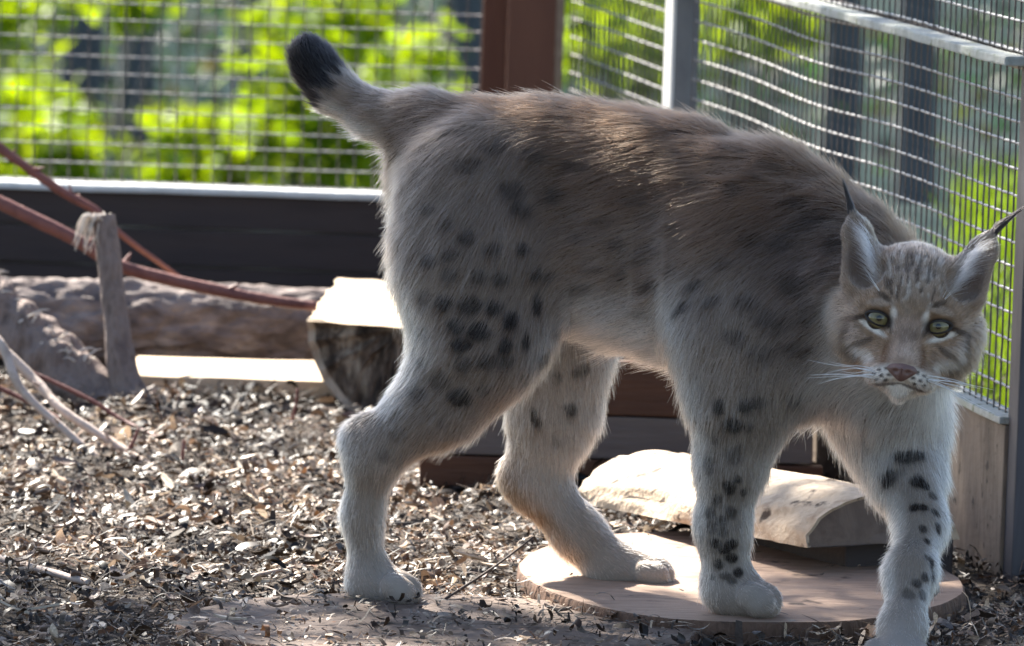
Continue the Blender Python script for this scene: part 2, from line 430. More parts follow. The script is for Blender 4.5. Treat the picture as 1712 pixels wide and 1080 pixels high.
rough_log('bark_log', (l0[0], 8.50, 0.058), (l1[0], 8.56, 0.052), 0.060, 0.056, (M['bark'], M['end_grain']), 'long fallen log with cracked grey bark lying in front of the back boards', amp=0.12)
pb0, pb1 = P(215, 650, 8.25), P(590, 650, 8.25)
pb = box('plank', ((pb1[0] - pb0[0]), 0.22, 0.022), ((pb0[0] + pb1[0]) / 2, 8.26, 0.024), M['pale_wood'], None, R(-1.5), 0.002, cuts=16, jag=0.0025)
tag(pb, 'flat pale plank lying on the litter at the foot of the bark log', 'plank')

def half_log(name, c, axis, L, r, flat_up, mats, label, seed=0, n=40, seg=28, squash=1.0, tilt=0.0, ragged=0.0):
    """half of a split log: c centre of the flat face at the near end, axis points away from it; rim, cut end and round side"""
    c = np.array(c, float); axis = np.array(axis, float); axis /= np.linalg.norm(axis)
    side = np.cross(axis, [0, 0, 1.0]); side /= np.linalg.norm(side); upv = np.cross(side, axis)
    side, upv = side * math.cos(tilt) + upv * math.sin(tilt), upv * math.cos(tilt) - side * math.sin(tilt)
    sg = -1 if flat_up else 1
    V = []
    for i in range(n):
        t = i / (n - 1)
        for j in range(seg + 1):
            th = math.pi * j / seg
            k = 1 + 0.08 * noise.noise(Vector((t * L * 10 + seed, math.cos(th) * 2, math.sin(th) * 2))) + 0.045 * noise.noise(Vector((t * L * 22 + seed, math.cos(th) * 24, math.sin(th) * 24))) + 0.03 * noise.noise(Vector((t * L * 50 + seed, math.cos(th) * 9, math.sin(th) * 9)))
            off = ragged * max(0, noise.noise(Vector((math.cos(th) * 5 + seed, math.sin(th) * 5, 0)))) if i == 0 else 0
            V.append(c + axis * (t * L + off) + (side * math.cos(th) + upv * sg * math.sin(th) * squash) * r * k)
    m = seg + 1
    F = [(i * m + j, i * m + j + 1, (i + 1) * m + j + 1, (i + 1) * m + j) for i in range(n - 1) for j in range(seg)]
    o = mesh(name, V, F, mats[0], None, smooth=True)
    tag(o, label, 'half log')
    fv, ff = [], []
    ns = 10
    for i in range(n):
        A, B = np.array(V[i * m]), np.array(V[i * m + seg])
        for j in range(ns + 1):
            q = A + (B - A) * j / ns
            if 0 < j < ns: q = q + upv * 0.0025 * noise.noise(Vector(q * 40))
            fv.append(q)
    ff = [(i * (ns + 1) + j, i * (ns + 1) + j + 1, (i + 1) * (ns + 1) + j + 1, (i + 1) * (ns + 1) + j) for i in range(n - 1) for j in range(ns)]
    mesh('flat_face', fv, ff, mats[1], o)
    for row in (0, n - 1):
        rim = [np.array(V[row * m + j]) for j in range(m)]
        cc = (rim[0] + rim[-1]) / 2
        ev = [list(rim)]
        for k in (0.93, 0.7, 0.45, 0.2):
            ev.append([cc + (p - cc) * k + axis * (0.004 + ragged * 0.6 * abs(noise.noise(Vector(p * 60 * k)))) * (1 if row == 0 else -1) for p in rim])
        vv = [p for rr in ev for p in rr] + [cc]
        f2 = [(a * m + j, a * m + j + 1, (a + 1) * m + j + 1, (a + 1) * m + j) for a in range(4) for j in range(seg)] + [(4 * m + j, 4 * m + j + 1, 5 * m) for j in range(seg)]
        ce = mesh('cut_end', vv, f2, mats[2], o)
        ce.data.materials.append(mats[0])
        for pi_ in range(seg): ce.data.polygons[pi_].material_index = 1
    return o
hc = P(672, 548, 8.06)
half_log('half_log', hc, (0.06, 1, 0.03), 0.42, 0.118, True, (M['pale_wood'], M['pale_wood'], M['rotten']), 'split half log, flat pale face up and crumbling dark end, behind the hind leg', seed=3, tilt=R(-2), ragged=0.035)
e1 = P(1478, 915, 6.72)
half_log('half_log', (e1[0], 6.72, 0.05), (-0.50, 0.85, -0.03), 0.46, 0.094, False, (M['old_round'], M['slab_dark'], M['slab_dark']), 'split half log with rounded pale back up, resting by the weathered board', seed=9, squash=0.58)
sb = box('support_block', (0.135, 0.22, 0.046), (e1[0] - 0.035, 6.87, 0.0235), M['dark_board'], None, R(30), 0.003, cuts=6, jag=0.002)  # support enlarged and darkened to stand in for the shaded gap
tag(sb, 'dark support block standing in for the shaded gap under the rounded half log', 'timber block')

def slab(name, c, rx, ry, z0, th, mats, label, rot=0.0, seed=0):
    n = 72
    ring = []
    for i in range(n):
        a = 2 * math.pi * i / n
        k = 1 + 0.05 * noise.noise(Vector((math.cos(a) * 1.6 + seed, math.sin(a) * 1.6, 0))) + 0.012 * noise.noise(Vector((math.cos(a) * 9 + seed, math.sin(a) * 9, 0)))
        x, y = rx * math.cos(a) * k, ry * math.sin(a) * k
        ring.append((x * math.cos(rot) - y * math.sin(rot), x * math.sin(rot) + y * math.cos(rot)))
    rows = [(1.0, 0.0), (1.004, th * 0.5), (0.998, th * 0.93), (0.990, th), (0.75, th), (0.5, th), (0.25, th)]
    V = []
    for k, h in rows:
        for i, (x, y) in enumerate(ring):
            jit = 0.0012 * noise.noise(Vector((x * 60 * k, y * 60 * k, h * 200)))
            V.append((x * k + (jit if k > 0.9 else 0), y * k, h + (jit if k < 0.98 else 0)))
    V.append((0, 0, th))
    F = []
    for r in range(3):
        F += [(r * n + i, r * n + (i + 1) % n, (r + 1) * n + (i + 1) % n, (r + 1) * n + i) for i in range(n)]
    o = mesh(name, V, F, mats[1], None, smooth=True, loc=(c[0], c[1], z0))
    tag(o, label, 'wood slab')
    F2 = []
    for r in range(3, 6):
        F2 += [(r * n + i, r * n + (i + 1) % n, (r + 1) * n + (i + 1) % n, (r + 1) * n + i) for i in range(n)]
    F2 += [(6 * n + i, 6 * n + (i + 1) % n, 7 * n) for i in range(n)]
    mesh('top_face', V, F2, mats[0], o)
    return o
sc_ = P(1235, 970, 6.66)
SLAB1 = (sc_[0], 6.66, 0.225, 0.33, 0.022)
slab('wood_slab', (SLAB1[0], SLAB1[1]), SLAB1[2], SLAB1[3], 0.0, SLAB1[4], (M['slab_top'], M['slab_edge']), 'clean round sawn slab under the paws of the lynx', seed=1.7)
s2 = P(720, 1060, 6.33)
SLAB2 = (s2[0] + 0.01, 6.31, 0.25, 0.215, 0.013)
slab('wood_slab', (SLAB2[0], SLAB2[1]), SLAB2[2], SLAB2[3], 0.0, SLAB2[4], (M['slab_dark'], M['slab_edge']), 'dull sawn slab half buried in bark litter below the hind paw', seed=5.1)

# ------------------------------------------------------------------ dead branches
s = 1385.0
fork = empty('dead_fork', G(225, 705))
fork.location = (0, 0, 0)
tag(fork, 'dead forked branch with a frayed upright stub, rooted before the pale plank', 'branch')
tube('stub', [P(250, 735, 7.93), P(228, 690, 7.94), P(205, 620, 7.95), P(192, 520, 7.96), P(182, 430, 7.97), P(172, 362, 7.98)], [0.030, 0.025, 0.0185, 0.0155, 0.0150, 0.0155], M['grey_branch'], fork, n=90, seg=22, rough=0.12, freq=45)
tube('limb', [P(-60, 480, 8.06), P(20, 545, 8.03), P(90, 600, 8.0), P(160, 655, 7.97), P(225, 705, 7.95)], [0.042, 0.038, 0.034, 0.030, 0.026], M['grey_branch'], fork, n=110, seg=30, rough=0.30, freq=42, seed=4)
top = P(166, 372, 7.975)
fv, ff = [], []
for i in range(64):
    th = random.uniform(0, 2 * math.pi); rr = random.uniform(0.004, 0.0145)
    b = top + np.array([math.cos(th) * rr, math.sin(th) * rr, 0.004])
    out = np.array([-0.8 + random.gauss(0, .25), random.gauss(0, .3), 0]) if i % 3 else np.array([random.gauss(0, .5), random.gauss(0, .5), 0.5])
    Ln = random.uniform(0.010, 0.045) * (1 if i % 3 else 0.35)
    pts = [b, b + np.array([0, 0, 0.005]) + out * 0.010, b + out * 0.018 + np.array([0, 0, -Ln * 0.45]), b + out * 0.02 + np.array([random.gauss(0, .004), 0, -Ln])] if i % 3 else [b, b + out * Ln * .4, b + out * Ln * .7, b + out * Ln]
    v_, f_ = tube_geo(pts, [0.0011, 0.001, 0.0008, 0.0003], 8, 4)
    k = len(fv); fv += v_; ff += [tuple(x + k for x in f) for f in f_]
limb_p = [P(-60, 480, 8.06), P(20, 545, 8.03), P(90, 600, 8.0), P(160, 655, 7.97)]
for i in range(70):                                            # shredded bark along the upper side of the limb
    t = random.random() * 2.9; a_, f_2 = int(t), t - int(t)
    b = limb_p[a_] * (1 - f_2) + limb_p[a_ + 1] * f_2 + np.array([random.gauss(.004, .008), random.uniform(-.03, .01), 0.030 - .002 * t])
    d = np.array([random.gauss(.2, .6), random.gauss(-.2, .5), random.uniform(-.2, .7)])
    Ln = random.uniform(.006, .022)
    v_, f_ = tube_geo([b - d * .003, b + d * Ln * .5 + np.array([0, 0, .003]), b + d * Ln], [0.0014, 0.0011, 0.0004], 6, 4)
    k = len(fv); fv += v_; ff += [tuple(x + k for x in f) for f in f_]
tag(mesh('frayed_fibres', fv, ff, M['fibre'], fork), kind='stuff')
def branch(name, label, pts, rad, mat, group=None, n=40, rough=0.15, cat='branch', twigs=0, seed=0):
    o = tube(name, pts, rad, M[mat], None, n=n, seg=9, rough=rough, freq=60, seed=seed)
    tag(o, label, cat, group)
    p, r = smooth_path(pts, rad, n)
    for k in range(twigs):
        i = random.randint(3, n - 4)
        d = np.array([random.gauss(0, 1), random.gauss(0, .5), random.uniform(.2, 1)]); d /= np.linalg.norm(d)
        L = random.uniform(0.006, 0.018)
        tube('spur', [p[i], p[i] + d * (r[i] + L * .5), p[i] + d * (r[i] + L)], [r[i] * .45, r[i] * .3, r[i] * .12], M[mat], o, n=5, seg=5)
    return o
branch('fallen_branch', 'thick red brown branch slanting down to the flat split half log', [P(-60, 305, 8.12), P(0, 338, 8.1), P(130, 402, 8.1), P(210, 448, 8.1), P(400, 493, 8.1), P(530, 512, 8.1)], [0.0085, 0.0085, 0.0085, 0.0085, 0.0075, 0.006], 'red_branch', twigs=7, seed=2)
branch('fallen_branch', 'thin dark red branch crossing the pale sill of the back boards', [P(-60, 195, 8.3), P(0, 247, 8.3), P(100, 318, 8.3), P(160, 352, 8.3), P(210, 398, 8.3), P(310, 470, 8.35)], [0.0065, 0.0062, 0.006, 0.0055, 0.004, 0.003], 'red_branch', twigs=5, seed=5)
branch('pale_stick', 'pale stripped stick bending down to the litter in front of the dead fork', [P(-30, 545, 7.62), P(5, 580, 7.6), P(22, 625, 7.58), P(45, 662, 7.57), P(112, 722, 7.55), P(190, 788, 7.51)], [0.0055, 0.0055, 0.0055, 0.005, 0.0045, 0.004], 'pale_twig', 'pale sticks in front of the dead fork', twigs=2, seed=8)
branch('pale_stick', 'longer pale stick running beside the bent one in front of the dead fork', [P(-30, 560, 7.66), P(20, 598, 7.64), P(62, 640, 7.62), P(110, 690, 7.58), P(200, 747, 7.54), P(300, 808, 7.46)], [0.006, 0.006, 0.006, 0.0055, 0.005, 0.003], 'pale_twig', 'pale sticks in front of the dead fork', twigs=3, seed=11)
branch('red_twig', 'thin red twig arching over the litter below the dead fork', [P(20, 610, 7.75), P(70, 630, 7.74), P(150, 668, 7.72), P(210, 705, 7.7), P(300, 748, 7.62)], [0.0028, 0.0028, 0.0026, 0.0024, 0.002], 'red_branch', seed=3, cat='twig')
branch('red_twig', 'thin red twig leaning low under the pale sticks', [P(-20, 640, 7.7), P(40, 668, 7.69), P(100, 700, 7.66)], [0.003, 0.0028, 0.0022], 'red_branch', seed=13, cat='twig')
branch('pale_stick', 'straight pale stick lying on the litter apart from the dead fork', [G(-30, 925, .012), G(60, 950, .014), G(148, 974, .012)], [0.004, 0.004, 0.0035], 'pale_twig', seed=17)
branch('pale_stick', 'slender pale stick pointing at the planted hind paw', [G(355, 978, .012), G(460, 955, .016), G(565, 934, .014)], [0.0024, 0.0024, 0.0022], 'pale_twig', seed=19)
branch('dark_twig', 'thin dark twig rising from the litter between the hind paws', [P(712, 1022, 6.47), P(770, 985, 6.5), P(830, 945, 6.54), P(892, 898, 6.58)], [0.0016, 0.0015, 0.0013, 0.001], 'dark_twig', cat='twig', seed=23)
for k, (pp, lab) in enumerate([([(198, 782), (222, 740), (232, 715)], 'short brown stem standing where the pale sticks end'), ([(303, 790), (306, 755), (308, 735)], 'short straight brown stem standing before the pale plank'),
                               ([(478, 735), (492, 690), (497, 650)], 'upright brown stem in front of the plank end by the half log'), ([(272, 722), (290, 700), (300, 660)], 'forked grey stem at the foot of the frayed stub')]):
    g0 = G(*pp[0])
    branch('stem', lab, [P(x, y, g0[1]) for x, y in pp], [0.0022, 0.002, 0.0014], 'red_branch' if k < 3 else 'grey_branch', 'small upright stems in the litter', n=12, cat='stem', seed=30 + k)
# ------------------------------------------------------------------ the lynx: one continuous skin from blended tapered volumes
SC = FPX / 6.45                                   # photograph pixels per metre at the animal
PR = []                                           # volumes: a, b, ra, rb, flatten, blend, comb, hair length, tone
def vol(a, b, ra, rb, fur, sy=1.0, k=0.03, comb=(0, 0, -1), L=0.02, tone='leg', head=False, cut=False):
    if not head: a, b = P(*a), P(*b)
    PR.append(dict(a=np.array(a, float), b=np.array(b, float), ra=(ra - fur) / SC, rb=(rb - fur) / SC, sy=sy, k=k, comb=np.array(comb, float), L=L, tone=tone, cut=cut))
BK = (-0.93, 0.10, -0.36)                         # flank hair lies towards the tail and down
# torso
vol((765, 315, 6.53), (890, 330, 6.52), 128, 160, 20, 0.62, 0.05, (-0.85, 0.05, -0.5), 0.030, 'torso')
vol((890, 335, 6.52), (1010, 372, 6.50), 158, 176, 20, 0.60, 0.05, BK, 0.031, 'torso')
vol((1010, 372, 6.50), (1130, 400, 6.47), 178, 190, 20, 0.60, 0.05, BK, 0.032, 'torso')
vol((1130, 402, 6.47), (1270, 440, 6.43), 188, 182, 20, 0.60, 0.05, BK, 0.032, 'torso')
vol((1270, 445, 6.43), (1400, 486, 6.40), 180, 144, 20, 0.66, 0.06, BK, 0.032, 'torso')
vol((1380, 492, 6.39), (1485, 545, 6.33), 130, 104, 12, 0.85, 0.05, (-0.7, 0.1, -0.6), 0.028, 'neck')
vol((1390, 560, 6.40), (1480, 640, 6.38), 125, 92, 12, 0.75, 0.05, (-0.1, -0.1, -1), 0.036, 'chest')
vol((760, 250, 6.53), (705, 215, 6.53), 78, 52, 16, 0.8, 0.05, (-0.9, 0, -0.3), 0.026, 'torso')
# tail
vol((715, 203, 6.54), (620, 188, 6.55), 48, 44, 13, 1, 0.03, (-1, 0, -0.15), 0.020, 'tail')
vol((620, 188, 6.55), (556, 150, 6.56), 44, 46, 14, 1, 0.02, (-0.8, 0, 0.35), 0.020, 'tail')
vol((556, 150, 6.56), (526, 108, 6.57), 46, 45, 14, 1, 0.02, (-0.45, 0, 0.9), 0.018, 'tail')
vol((526, 108, 6.57), (512, 88, 6.57), 45, 40, 14, 1, 0.02, (-0.15, 0, 1), 0.014, 'tail')
# near hind leg
vol((785, 330, 6.47), (800, 450, 6.46), 118, 122, 13, 0.55, 0.05, (-0.45, 0, -0.9), 0.026, 'thigh')
vol((800, 450, 6.46), (808, 575, 6.45), 124, 92, 11, 0.55, 0.05, (-0.3, 0, -0.95), 0.024, 'thigh')
vol((808, 575, 6.45), (735, 672, 6.46), 88, 68, 9, 0.62, 0.04, (-0.6, 0, -0.8), 0.020, 'thigh')
vol((735, 672, 6.46), (630, 750, 6.47), 66, 54, 8, 0.66, 0.03, (-0.5, 0, -0.85), 0.017, 'leg')
vol((622, 745, 6.47), (600, 728, 6.47), 44, 30, 7, 0.6, 0.02, (-0.2, 0, -1), 0.012, 'leg')
vol((626, 752, 6.47), (606, 860, 6.48), 52, 37, 8, 0.72, 0.02, (0, 0, -1), 0.013, 'shank')
vol((606, 860, 6.48), (616, 968, 6.48), 37, 40, 8, 0.8, 0.02, (0.05, 0, -1), 0.013, 'shank')
vol((622, 974, 6.48), (668, 986, 6.47), 42, 38, 6, 1.0, 0.02, (0.6, 0, -0.5), 0.008, 'paw')
for dy, r in ((-0.023, 31), (-0.008, 35), (0.009, 35), (0.024, 31)):
    vol((664 - 300 * abs(dy), 980, 6.475 + dy), (681 - 500 * abs(dy), 990 , 6.475 + dy), r - 3, r, 6, 0.85, 0.0045, (0.7, 0, -0.5), 0.006, 'paw')
# far hind leg
vol((900, 430, 6.60), (930, 580, 6.60), 100, 84, 10, 0.55, 0.05, (-0.1, 0, -1), 0.022, 'inner')
vol((930, 580, 6.60), (925, 700, 6.61), 84, 70, 9, 0.6, 0.04, (0.1, 0, -1), 0.022, 'inner')
vol((925, 700, 6.61), (898, 795, 6.62), 66, 54, 8, 0.65, 0.03, (0.0, 0, -1), 0.018, 'inner')
vol((884, 800, 6.62), (862, 794, 6.62), 42, 29, 6, 0.6, 0.02, (-0.2, 0, -1), 0.010, 'hock')
vol((896, 806, 6.62), (968, 893, 6.615), 52, 46, 7, 0.75, 0.02, (0.5, 0, -0.85), 0.013, 'hock')
vol((968, 893, 6.615), (1022, 948, 6.61), 46, 42, 7, 0.8, 0.02, (0.7, 0, -0.7), 0.013, 'shank')
vol((1022, 950, 6.61), (1092, 958, 6.605), 44, 37, 5, 1.0, 0.02, (0.8, 0, -0.4), 0.008, 'paw')
for dy, r in ((-0.020, 27), (-0.007, 31), (0.008, 31), (0.021, 27)):
    vol((1082 - 300 * abs(dy), 958, 6.605 + dy), (1106 - 500 * abs(dy), 962, 6.605 + dy), r - 3, r, 5, 0.85, 0.0045, (0.8, 0, -0.4), 0.006, 'paw')
# right foreleg (camera side, planted)
vol((1268, 440, 6.40), (1252, 560, 6.378), 104, 94, 12, 0.50, 0.06, (-0.4, 0, -0.9), 0.026, 'shoulder')
vol((1255, 560, 6.375), (1240, 675, 6.375), 96, 76, 9, 0.6, 0.05, (-0.2, 0, -1), 0.021, 'leg')
vol((1240, 675, 6.375), (1222, 780, 6.38), 76, 57, 8, 0.68, 0.03, (-0.1, 0, -1), 0.018, 'leg')
vol((1222, 780, 6.38), (1208, 880, 6.385), 57, 47, 7, 0.78, 0.02, (0, 0, -1), 0.014, 'foreleg')
vol((1208, 880, 6.385), (1216, 975, 6.39), 47, 47, 7, 0.85, 0.02, (0.05, 0, -1), 0.013, 'foreleg')
vol((1222, 988, 6.39), (1270, 1004, 6.38), 46, 38, 6, 1.0, 0.02, (0.6, 0, -0.5), 0.008, 'paw')
for dy, r in ((-0.025, 32), (-0.009, 36), (0.010, 36), (0.026, 32)):
    vol((1262 - 300 * abs(dy), 996, 6.385 + dy), (1282 - 500 * abs(dy), 1006, 6.385 + dy), r - 3, r, 6, 0.85, 0.0045, (0.7, 0, -0.5), 0.006, 'paw')
# left foreleg, stepping towards the camera
vol((1440, 600, 6.42), (1492, 715, 6.42), 96, 78, 10, 0.7, 0.05, (-0.1, -0.2, -1), 0.026, 'chestleg')
vol((1492, 715, 6.42), (1518, 805, 6.39), 74, 54, 9, 0.75, 0.04, (0.05, -0.2, -1), 0.022, 'chestleg')
vol((1518, 805, 6.39), (1541, 880, 6.35), 54, 39, 8, 0.85, 0.03, (0.1, -0.2, -1), 0.017, 'foreleg2')
vol((1541, 880, 6.35), (1522, 960, 6.29), 39, 45, 8, 0.85, 0.03, (-0.1, -0.3, -1), 0.013, 'foreleg2')
vol((1522, 960, 6.29), (1510, 1050, 6.245), 45, 39, 8, 0.9, 0.02, (-0.1, -0.3, -1), 0.013, 'foreleg2')
vol((1508, 1052, 6.245), (1500, 1092, 6.215), 40, 40, 6, 0.9, 0.02, (-0.1, -0.6, -0.7), 0.008, 'paw')
for dx, r in ((-36, 25), (-13, 29), (13, 29), (34, 25)):
    vol((1499 + dx, 1090 - abs(dx) * .2, 6.21 + abs(dx) * 2e-4), (1498 + dx * 1.1, 1104 - abs(dx) * .2, 6.19 + abs(dx) * 3e-4), r - 3, r, 6, 0.9, 0.0045, (-0.1, -0.7, -0.6), 0.006, 'paw')

def grooves(pts):
    for a_, b_ in pts: vol(a_, b_, 2.6, 2.6, 0, 1.0, 0.003, cut=True)
grooves([((676, 958, 6.475 + d), (716, 1006, 6.475 + d)) for d in (-.0158, .0005, .0168)])
grooves([((1100, 934, 6.605 + d), (1138, 984, 6.605 + d)) for d in (-.0138, .0005, .0148)])
grooves([((1276, 972, 6.385 + d), (1318, 1024, 6.385 + d)) for d in (-.0172, .0005, .0182)])
grooves([((1499 + x, 1062, 6.20), (1498 + x * 1.1, 1125, 6.165)) for x in (-25, 0, 25)])
# head: its own frame, in units of photograph pixels around the point between the eyes (a right, b up, c out of the face)
HO = P(1519, 540, 6.235)
vw = CAM - HO; vw /= np.linalg.norm(vw)
er = rt * math.cos(R(8)) - up * math.sin(R(8))
er = er - vw * (er @ vw); er /= np.linalg.norm(er)
eu = np.cross(vw, er)
HS = 1.0 / (FPX / 6.235)
def H(a, b, c): return HO + (er * a + eu * b + vw * c) * HS
def hvol(a, b, ra, rb, L=0.006, comb=None, tone='head', k=0.012, fur=4, sy=1.0, cut=False):
    cv = er * 0 if comb is None else er * comb[0] + eu * comb[1] + vw * comb[2]
    vol(H(*a), H(*b), ra * SC * HS, rb * SC * HS, fur, sy, k, cv, L, tone, head=True, cut=cut)
hvol((0, 35, -75), (0, 20, -110), 96, 100, 0.010, (0, .7, -.7), k=0.02)
hvol((0, 30, -40), (0, 45, -60), 78, 88, 0.007, (0, .8, -.4), k=0.02)
for s_ in (-1, 1):
    hvol((58 * s_, 12, -58), (84 * s_, 8, -95), 46, 44, 0.013, (s_ * .75, -.5, -.3), 'cheek', 0.02)
    hvol((56 * s_, -24, -48), (84 * s_, -26, -88), 38, 37, 0.022, (s_ * .7, -.68, -.1), 'cheek', 0.02)
    hvol((34 * s_, -66, -20), (62 * s_, -56, -66), 30, 34, 0.022, (s_ * .5, -.85, -.1), 'cheek', 0.02)
    hvol((40 * s_, 22, 2), (64 * s_, 20, -20), 26, 28, 0.006, (s_ * .5, .8, -.2), k=0.014)      # brow
    hvol((22 * s_, -86, 38), (38 * s_, -89, 16), 27, 27, 0.006, (s_ * .8, -.4, -.3), 'muzzle', 0.010)   # whisker pad
    hvol((30 * s_, -52, 0), (54 * s_, -34, -34), 26, 34, 0.010, (s_ * .8, -.5, -.2), k=0.016)
    # ear: a hollow cone open to the front
    hvol((80 * s_, 70, -50), (108 * s_, 140, -48), 47, 26, 0.006, (s_ * .35, .9, -.1), 'ear', 0.012, fur=2)
    hvol((108 * s_, 140, -48), (121 * s_, 180, -48), 26, 4, 0.006, (s_ * .3, .95, 0), 'ear', 0.006, fur=1)
hvol((0, -20, 10), (0, -66, 52), 34, 25, 0.005, (0, .9, -.3), 'bridge', 0.014)
hvol((0, 15, -5), (0, -20, 12), 38, 34, 0.005, (0, .95, -.2), 'bridge', 0.014)
hvol((0, -80, 42), (0, -84, 54), 27, 19, 0.004, (0, -.5, -.2), 'muzzle', 0.008)
hvol((0, -108, 18), (0, -115, 30), 24, 18, 0.008, (0, -.9, .1), 'chin', 0.009)
hvol((0, -70, -35), (0, -86, 8), 50, 36, 0.010, (0, -.9, -.2), 'chin', 0.016)
for s_ in (-1, 1):                                # hollows: ear cups, eye sockets, line of the mouth
    hvol((83 * s_, 80, -12), (108 * s_, 140, -26), 33, 17, cut=True, k=0.004, fur=0)
    hvol((108 * s_, 140, -26), (119 * s_, 168, -34), 17, 4, cut=True, k=0.004, fur=0)
    hvol((43 * s_, 0, 30), (57 * s_, 3, 26), 15, 14, cut=True, k=0.008, fur=0)
    hvol((4 * s_, -102, 62), (36 * s_, -110, 40), 5, 5, cut=True, k=0.004, fur=0)

def sdf1(p, q):
    pp = p.copy()
    a, b = q['a'].copy(), q['b'].copy()
    mid = (a[1] + b[1]) / 2
    for arr in (pp,): arr[..., 1] = (arr[..., 1] - mid) / q['sy']
    a[1] = (a[1] - mid) / q['sy']; b[1] = (b[1] - mid) / q['sy']
    ab = b - a
    t = np.clip(((pp - a) @ ab) / (ab @ ab + 1e-12), 0, 1)
    d = np.linalg.norm(pp - a - t[..., None] * ab, axis=-1) - (q['ra'] + (q['rb'] - q['ra']) * t)
    return d * min(1.0, (1 + q['sy']) / 2)
VX = 0.002
lo = np.min([np.minimum(q['a'], q['b']) - max(q['ra'], q['rb']) for q in PR], 0) - 0.012
hi = np.max([np.maximum(q['a'], q['b']) + max(q['ra'], q['rb']) for q in PR], 0) + 0.012
dim = np.ceil((hi - lo) / VX).astype(int) + 1
D = np.full(dim, 0.03, np.float32)
for q in PR:
    m_ = max(q['ra'], q['rb']) + 0.03
    i0 = np.maximum(((np.minimum(q['a'], q['b']) - m_ - lo) / VX).astype(int), 0)
    i1 = np.minimum(((np.maximum(q['a'], q['b']) + m_ - lo) / VX).astype(int) + 1, dim)
    g_ = np.stack(np.meshgrid(*[lo[k] + VX * np.arange(i0[k], i1[k]) for k in range(3)], indexing='ij'), -1).astype(np.float32)
    d = sdf1(g_, q).astype(np.float32)
    S = D[i0[0]:i1[0], i0[1]:i1[1], i0[2]:i1[2]]
    k = q['k']
    if q['cut']:
        d = -d
        h = np.maximum(k - np.abs(S - d), 0) / k
        S[:] = np.maximum(S, d) + h * h * k / 4
    else:
        h = np.maximum(k - np.abs(S - d), 0) / k
        S[:] = np.minimum(S, d) - h * h * k / 4
def surface_nets(D, lo, vx):
    s = D < 0
    c = np.zeros(tuple(n - 1 for n in D.shape), np.uint8)
    for dx in (0, 1):
        for dy in (0, 1):
            for dz in (0, 1):
                c += s[dx:s.shape[0] - 1 + dx, dy:s.shape[1] - 1 + dy, dz:s.shape[2] - 1 + dz]
    act = (c > 0) & (c < 8)
    idx = np.argwhere(act)
    vid = np.full(c.shape, -1, np.int32); vid[act] = np.arange(len(idx))
    acc = np.zeros((len(idx), 3)); cnt = np.zeros(len(idx))
    cor = [(x, y, z) for x in (0, 1) for y in (0, 1) for z in (0, 1)]
    for a in cor:
        for ax in range(3):
            if a[ax]: continue
            b = list(a); b[ax] = 1
            da = D[idx[:, 0] + a[0], idx[:, 1] + a[1], idx[:, 2] + a[2]]
            db = D[idx[:, 0] + b[0], idx[:, 1] + b[1], idx[:, 2] + b[2]]
            m = (da < 0) != (db < 0)
            t = da / np.where(m, da - db, 1)
            pt = np.tile(np.array(a, float), (len(idx), 1)); pt[:, ax] = t
            acc[m] += pt[m]; cnt[m] += 1
    V = lo + vx * (idx + acc / cnt[:, None])
    Q = []
    for ax in range(3):
        u, v = (ax + 1) % 3, (ax + 2) % 3
        sl0 = [slice(None)] * 3; sl1 = [slice(None)] * 3
        sl0[ax] = slice(0, -1); sl1[ax] = slice(1, None)
        e0, e1 = s[tuple(sl0)], s[tuple(sl1)]
        E = np.argwhere(e0 != e1)
        E = E[(E[:, u] > 0) & (E[:, v] > 0) & (E[:, u] < s.shape[u] - 1) & (E[:, v] < s.shape[v] - 1)]
        ins = s[E[:, 0], E[:, 1], E[:, 2]]
        def at(du, dv):
            k = E.copy(); k[:, u] -= du; k[:, v] -= dv
            return vid[k[:, 0], k[:, 1], k[:, 2]]
        q = np.stack([at(1, 1), at(0, 1), at(0, 0), at(1, 0)], 1)
        q[~ins] = q[~ins][:, ::-1]
        Q.append(q)
    return V, np.concatenate(Q)
BV, BQ = surface_nets(D, lo, VX)
del D
def relax(V, Q, it, w):
    for _ in range(it):
        acc = np.zeros_like(V); cnt = np.zeros(len(V))
        for a, b in ((0, 1), (1, 2), (2, 3), (3, 0)):
            np.add.at(acc, Q[:, a], V[Q[:, b]]); np.add.at(acc, Q[:, b], V[Q[:, a]])
            np.add.at(cnt, Q[:, a], 1); np.add.at(cnt, Q[:, b], 1)
        V = V * (1 - w) + w * acc / cnt[:, None]
    return V
BV = relax(BV, BQ, 2, 0.5)
fnrm = np.cross(BV[BQ[:, 2]] - BV[BQ[:, 0]], BV[BQ[:, 3]] - BV[BQ[:, 1]])
farea = np.linalg.norm(fnrm, axis=1) / 2
VN = np.zeros_like(BV)
for k in range(4): np.add.at(VN, BQ[:, k], fnrm)
VN /= np.linalg.norm(VN, axis=1)[:, None] + 1e-12

